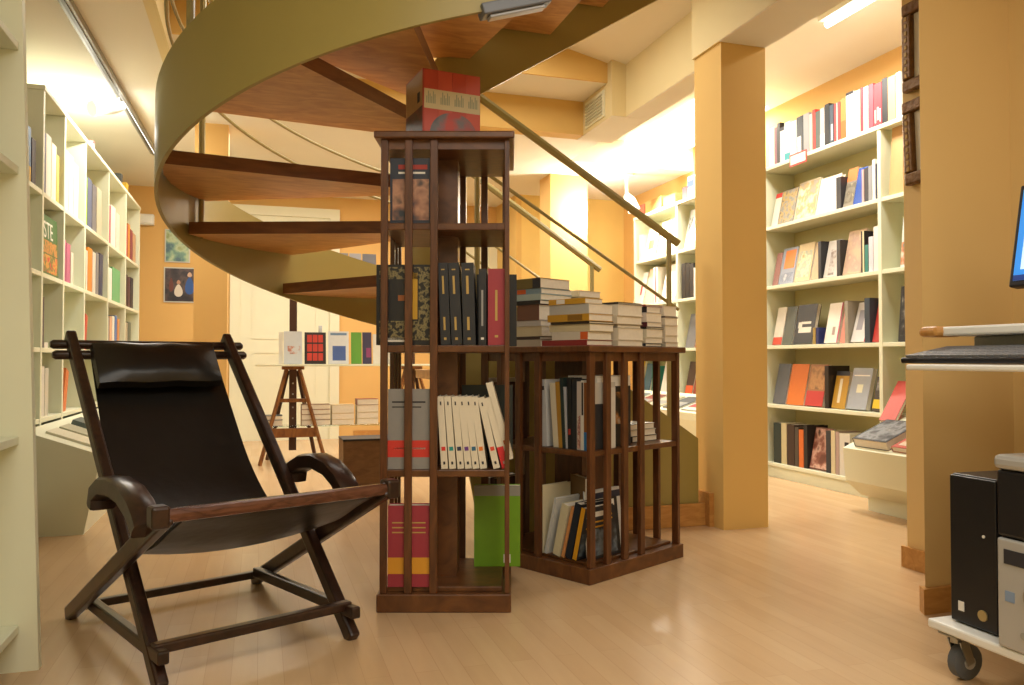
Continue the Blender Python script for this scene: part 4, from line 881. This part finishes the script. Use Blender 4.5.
# ventilation grille on the beam
vg = thing('vent_grille', (2.2, 5.06, 2.575), 'cream ventilation grille set in the yellow beam by the stair opening', 'vent')
MB().box(-.012, 0, -.16, .16, -.09, .09, M['door']).build('frame', vg)
ms = MB()
for k in range(7): ms.box(-.02, -.012, -.14, .14, -.075+.022*k, -.065+.022*k, mat('grille_slat', 'c4bd9c', .5, noise=0))
ms.build('slat', vg)
# small ceiling spotlight at the back, track light on the left
sp = thing('ceiling_spotlight', (3.32, 6.9, ZL), 'small white spotlight hanging from the ceiling near the far right shelves', 'spotlight')
MB().tube([(0, 0, 0), (0, 0, -.02)], .07, M['white'], 16).build('canopy', sp); MB().tube([(0, 0, -.02), (0, 0, -.22)], .016, M['white'], 8).build('stem', sp)
MB().tube([(0, 0, -.20), (.02, -.03, -.26), (.05, -.06, -.36)], [.03, .055, .06], M['white'], 16).build('lamp_head', sp)
tr0, tr1 = Vector((-.93, 3.4, ZL)), Vector((-.86, 7.3, ZL))
tk = thing('track_light', tr0, 'grey ceiling track with a white spot head above the left bookcase', 'track light')
MB().bar((0, 0, -.02), (tr1-tr0)+Vector((0, 0, -.02)), .055, .038, mat('track_grey', '8f8f8a', .4, .3), c=.003).build('rail', tk)
MB().bar((0, 0, -.042), (tr1-tr0)+Vector((0, 0, -.042)), .018, .008, mat('track_dark', '55544e', .4), c=0).build('rail_groove', tk)
hp = Vector((-.0, 2.35, 0))
MB().tube([hp+Vector((0.03, 0, -.04)), hp+Vector((.03, 0, -.10))], .012, M['white'], 8).build('spot_arm', tk)
MB().tube([hp+Vector((.05, .05, -.09)), hp+Vector((.0, -.02, -.12)), hp+Vector((-.10, -.12, -.17))], [.03, .048, .05], M['white'], 14).build('spot_head', tk)
# luminous ceiling panel
lp = MB().box(3.15, 3.80, 5.35, 6.57, ZR-.02, ZR-.002, mat('panel_light', 'fff6e0', .5, emit=6, noise=0)).build('ceiling_light_panel'); tag(lp, 'bright square ceiling light panel seen beyond the beam', 'light')
tl = thing('ceiling_tube_light', (3.12, 3.40, ZR), 'bright ceiling tube light above the right hand bookcase', 'light')
MB().cbox(-.05, .05, -.45, .45, -.03, -.001, M['white'], .005).build('housing', tl); MB().tube([(0, -.43, -.05), (0, .43, -.05)], .018, mat('tube_glow', 'fff6e4', .5, emit=14, noise=0), 10).build('tube', tl)
# ------------------------------------------------------------------ framed pictures on the wall end
def frame_pic(v0, v1, z0, z1, lab, tilt):
    t = thing('framed_picture', (2.543, (v0+v1)/2, (z0+z1)/2), lab, 'picture'); t.rotation_euler = (radians(tilt), 0, 0)
    h = (z1-z0)/2; w = (v1-v0)/2; m = .05
    G = M['gilt']
    MB().cbox(-.03, 0, -w, w, -h, -h+m, G, .008).cbox(-.03, 0, -w, w, h-m, h, G, .008).cbox(-.03, 0, -w, -w+m, -h+m, h-m, G, .008).cbox(-.03, 0, w-m, w, -h+m, h-m, G, .008).build('frame', t)
    for y in (w-m/2, -w+m/2):
        mb = MB()
        for k in range(9):
            z = -h+m+(2*h-2*m)*(k+.5)/9
            mb.cbox(-.033, -.028, y-.007, y+.007, z-.009, z+.009, mat('gold_bead', '9a7a3a', .45, .3, noise=.1), .002)
        mb.build('frame_bead', t)
    MB().box(-.010, -.002, -w+m, w-m, -h+m, h-m, M['paper']).build('mount', t)
    MB().box(-.0115, -.0095, -w+m+.035, w-m-.035, -h+m+.06, h-m-.06, art(['c9c0a8', 'b0a890', 'd9d2bf'], 20, 3)).build('drawing', t)
frame_pic(2.425, 2.638, 1.945, 2.31, 'upper ornate gilt framed picture on the wall end at the right', 0)
frame_pic(2.425, 2.636, 1.565, 1.91, 'lower ornate gilt framed picture hanging slightly crooked on the wall end', -2.5)
# ------------------------------------------------------------------ computer trolley
cu0, cv1 = 1.735, 1.75
ct = thing('computer_trolley', (2.1, 1.40, 0), 'white and wood computer trolley on castors at the right edge', 'trolley')
def L(u, v): return u-2.1, v-1.40
def tbx(name, u0, u1, v0, v1, z0, z1, m, c=.004, par=None): return MB().cbox(u0-2.1, u1-2.1, v0-1.40, v1-1.40, z0, z1, m, c).build(name, par or ct)
tbx('bottom_shelf', cu0, 2.42, .95, cv1, .125, .150, M['white'], .006)
tbx('worktop', 1.855, 2.42, .95, 1.82, .918, .944, M['white'], .006)
tbx('worktop_edge', 1.83, 1.93, 1.80, 1.87, .916, .946, M['base'], .012)
tbx('tray_support', 1.93, 2.30, 1.05, 1.77, .868, .918, M['grey'], .006)
tbx('keyboard_tray', 1.695, 2.05, 1.0, 1.775, .822, .838, M['white'], .005)
for v in (1.02, 1.72): tbx('upright', 2.36, 2.42, v-.03, v+.03, .15, .92, M['silver'], .006)
for (u, v) in ((1.77, 1.69), (1.80, 1.03), (2.36, 1.69), (2.36, 1.03)):
    x, y = L(u, v)
    cs = MB().cbox(x-.03, x+.03, y-.03, y+.03, .118, .125, M['steel'], .002).tube([(x, y, .118), (x, y, .10)], .014, M['steel'], 10)
    for s in (-1, 1): cs.bar((x+.005, y+s*.02, .11), (x+.03, y+s*.02, .045), .026, .004, M['steel'], up=(0, 1, 0), c=0)
    co_ = cs.build('castor', ct)
    MB().tube([(x+.03, y-.016, .048), (x+.03, y-.012, .048), (x+.03, y+.012, .048), (x+.03, y+.016, .048)], [.040, .047, .047, .040], M['rubber'], 20).tube([(x+.03, y-.018, .048), (x+.03, y+.018, .048)], .018, M['silver'], 12).build('wheel', co_)
# keyboard
kb = thing('keyboard', (1.80, 1.552, .8395), 'black keyboard lying on the pull-out tray of the trolley', 'keyboard')
MB().cbox(-.085, .085, -.235, .262, 0, .016, M['black'], .004).build('case', kb)
mk = MB(); KC = mat('key_plastic', '6f7074', .5, noise=0)
for i in range(6):
    for j in range(22):
        mk.box(-.076+.0258*i, -.054+.0258*i, -.226+.0218*j, -.207+.0218*j, .016, .022, KC)
mk.build('key', kb)['kind'] = 'stuff'
kb.rotation_euler = (0, -radians(10), 0); kb.location.z += .0152
# towers
t1 = thing('computer_tower', (1.785, 1.640, .151), 'plain black computer tower with a round badge on the bottom shelf of the trolley', 'computer')
MB().cbox(0, .42, -.072, .072, 0, .395, M['black'], .005).build('case', t1)
MB().cbox(-.008, 0, -.071, .071, .004, .391, mat('black_bezel', '1b1b1d', .35, noise=.03), .003).build('front_panel', t1)
MB().box(-.0095, -.008, .028, .046, .035, .06, WH).build('sticker', t1)
MB().tube([(-.012, -.03, .042), (-.008, -.03, .042)], .014, mat('badge', 'b9a878', .3, .6, noise=0), 16).build('badge', t1)
MB().tube([(-.011, -.035, .245), (-.008, -.035, .245)], .004, WH, 8).build('indicator', t1)
t2 = thing('computer_tower', (1.745, 1.424, .151), 'black computer tower with silver lower front at the right edge', 'computer')
MB().cbox(0, .45, -.105, .105, 0, .455, M['black'], .008).build('case', t2)
MB().cbox(-.015, 0, -.103, .103, .0, .265, M['silver'], .006).build('silver_front', t2)
MB().cbox(-.013, 0, -.103, .103, .27, .43, M['black'], .006).build('drive_front', t2)
MB().cbox(-.02, .46, -.108, .108, .432, .468, M['silver'], .012).build('lid', t2)
MB().box(-.017, -.0145, -.09, .082, .205, .24, INK).build('drive_slot', t2)
MB().tube([(-.026, -.005, .14), (-.013, -.005, .14)], [.03, .034], M['steel'], 20).build('power_button', t2)
MB().box(-.0165, -.0145, .055, .08, .115, .14, bm_('7f93b0')).build('sticker', t2)
ms = MB()
for k in range(3): ms.tube([(-.019, .03-.035*k, .045), (-.0145, .03-.035*k, .045)], .009, M['grey'], 10)
ms.build('socket', t2)
# monitor
ml = pu(1008, 285, 2.08)
mo = thing('monitor', (2.14, 1.56, .945), 'black flat computer monitor with a blue screen on the trolley worktop', 'monitor')
MB().cbox(-.09, .09, -.12, .12, 0, .018, M['black'], .006).build('stand_base', mo)
MB().bar((.03, 0, .015), (.05, 0, .26), .06, .03, M['black'], up=(0, 1, 0)).build('stand_neck', mo)
tl_ = radians(10); mr = Matrix.Translation((-.03, 0, .12)) @ Matrix.Rotation(tl_, 4, 'Y')
yl = .252
MB().cbox(0, .035, yl-.46, yl, 0, .31, M['black'], .005, mr).build('bezel', mo)
scr = MB(); sm = mat('screen_blue', '2f7fd0', .3, emit=.9, noise=0)
scr.box(-.0015, .0005, yl-.445, yl-.014, .018, .294, sm, mr); scr.build('screen', mo)
so = MB(); sw = mat('screen_white', 'bcd8f0', .3, emit=.9, noise=0)
so.box(-.0022, -.0012, yl-.30, yl-.035, .05, .17, sw, mr).box(-.0022, -.0012, yl-.445, yl-.014, .018, .034, mat('screen_dark', '1d3a80', .3, emit=.5, noise=0), mr)
so.build('screen_window', mo)
# ------------------------------------------------------------------ lights
def area(name, loc, sx, sy, power, col=(1, .945, .84), rot=(0, 0, 0), spread=None):
    l = bpy.data.lights.new(name, 'AREA'); l.shape = 'RECTANGLE'; l.size = sx; l.size_y = sy; l.energy = power; l.color = col
    o = bpy.data.objects.new(name, l); C.objects.link(o); o.location = loc; o.rotation_euler = rot; return o
def point(name, loc, power, col=(1, .945, .84), r=.05):
    l = bpy.data.lights.new(name, 'POINT'); l.energy = power; l.color = col; l.shadow_soft_size = r
    o = bpy.data.objects.new(name, l); C.objects.link(o); o.location = loc; return o
def spot(name, loc, tgt, power, ang, col=(1, .93, .80), r=.04):
    l = bpy.data.lights.new(name, 'SPOT'); l.energy = power; l.color = col; l.spot_size = radians(ang); l.spot_blend = .6; l.shadow_soft_size = r
    o = bpy.data.objects.new(name, l); C.objects.link(o); o.location = loc
    o.rotation_euler = (Vector(tgt)-Vector(loc)).to_track_quat('-Z', 'Y').to_euler(); return o
area('front_fill', (.7, -1.0, 2.58), 2.2, 1.8, 52)  # fill light added behind the camera
area('front_light', (.9, .9, 2.55), 1.6, .5, 22)
area('raised_ceiling_light', (.9, 4.1, 2.85), 1.6, .8, 40)
area('back_ceiling_light', (.9, 7.2, 2.6), 2.6, 1.4, 60)
area('left_ceiling_light', (-.80, 6.6, 2.58), .15, 2.2, 20)
point('track_spot', (-1.12, 6.0, 2.44), 13, (1, .96, .88))
spot('shelf_fill_spot', (-.55, 5.5, 2.5), (-1.2, 5.5, 1.95), 70, 85, (1, .96, .88))  # added spot clear of the track, brightens the left bookcase fronts
area('right_ceiling_light', (3.12, 3.9, 2.77), .3, 1.4, 40)
area('panel_area', (3.47, 5.95, 2.80), .6, 1.1, 40)
spot('far_spot', (3.3, 6.82, 2.25), (3.7, 6.4, 1.9), 90, 150)
point('far_right_fill', (2.95, 6.95, 2.25), 30)  # added fill, lifts the far right wall and shelves
area('left_front_light', (-.4, .2, 2.55), .4, .6, 10)
w = bpy.data.worlds.new('world'); bpy.context.scene.world = w; w.use_nodes = True
w.node_tree.nodes['Background'].inputs[0].default_value = (1, .95, .86, 1); w.node_tree.nodes['Background'].inputs[1].default_value = .25
vs = bpy.context.scene.view_settings; vs.view_transform = 'Standard'; vs.look = 'None'; vs.exposure = 0; vs.gamma = 1
bpy.context.scene.cycles.max_bounces = 8
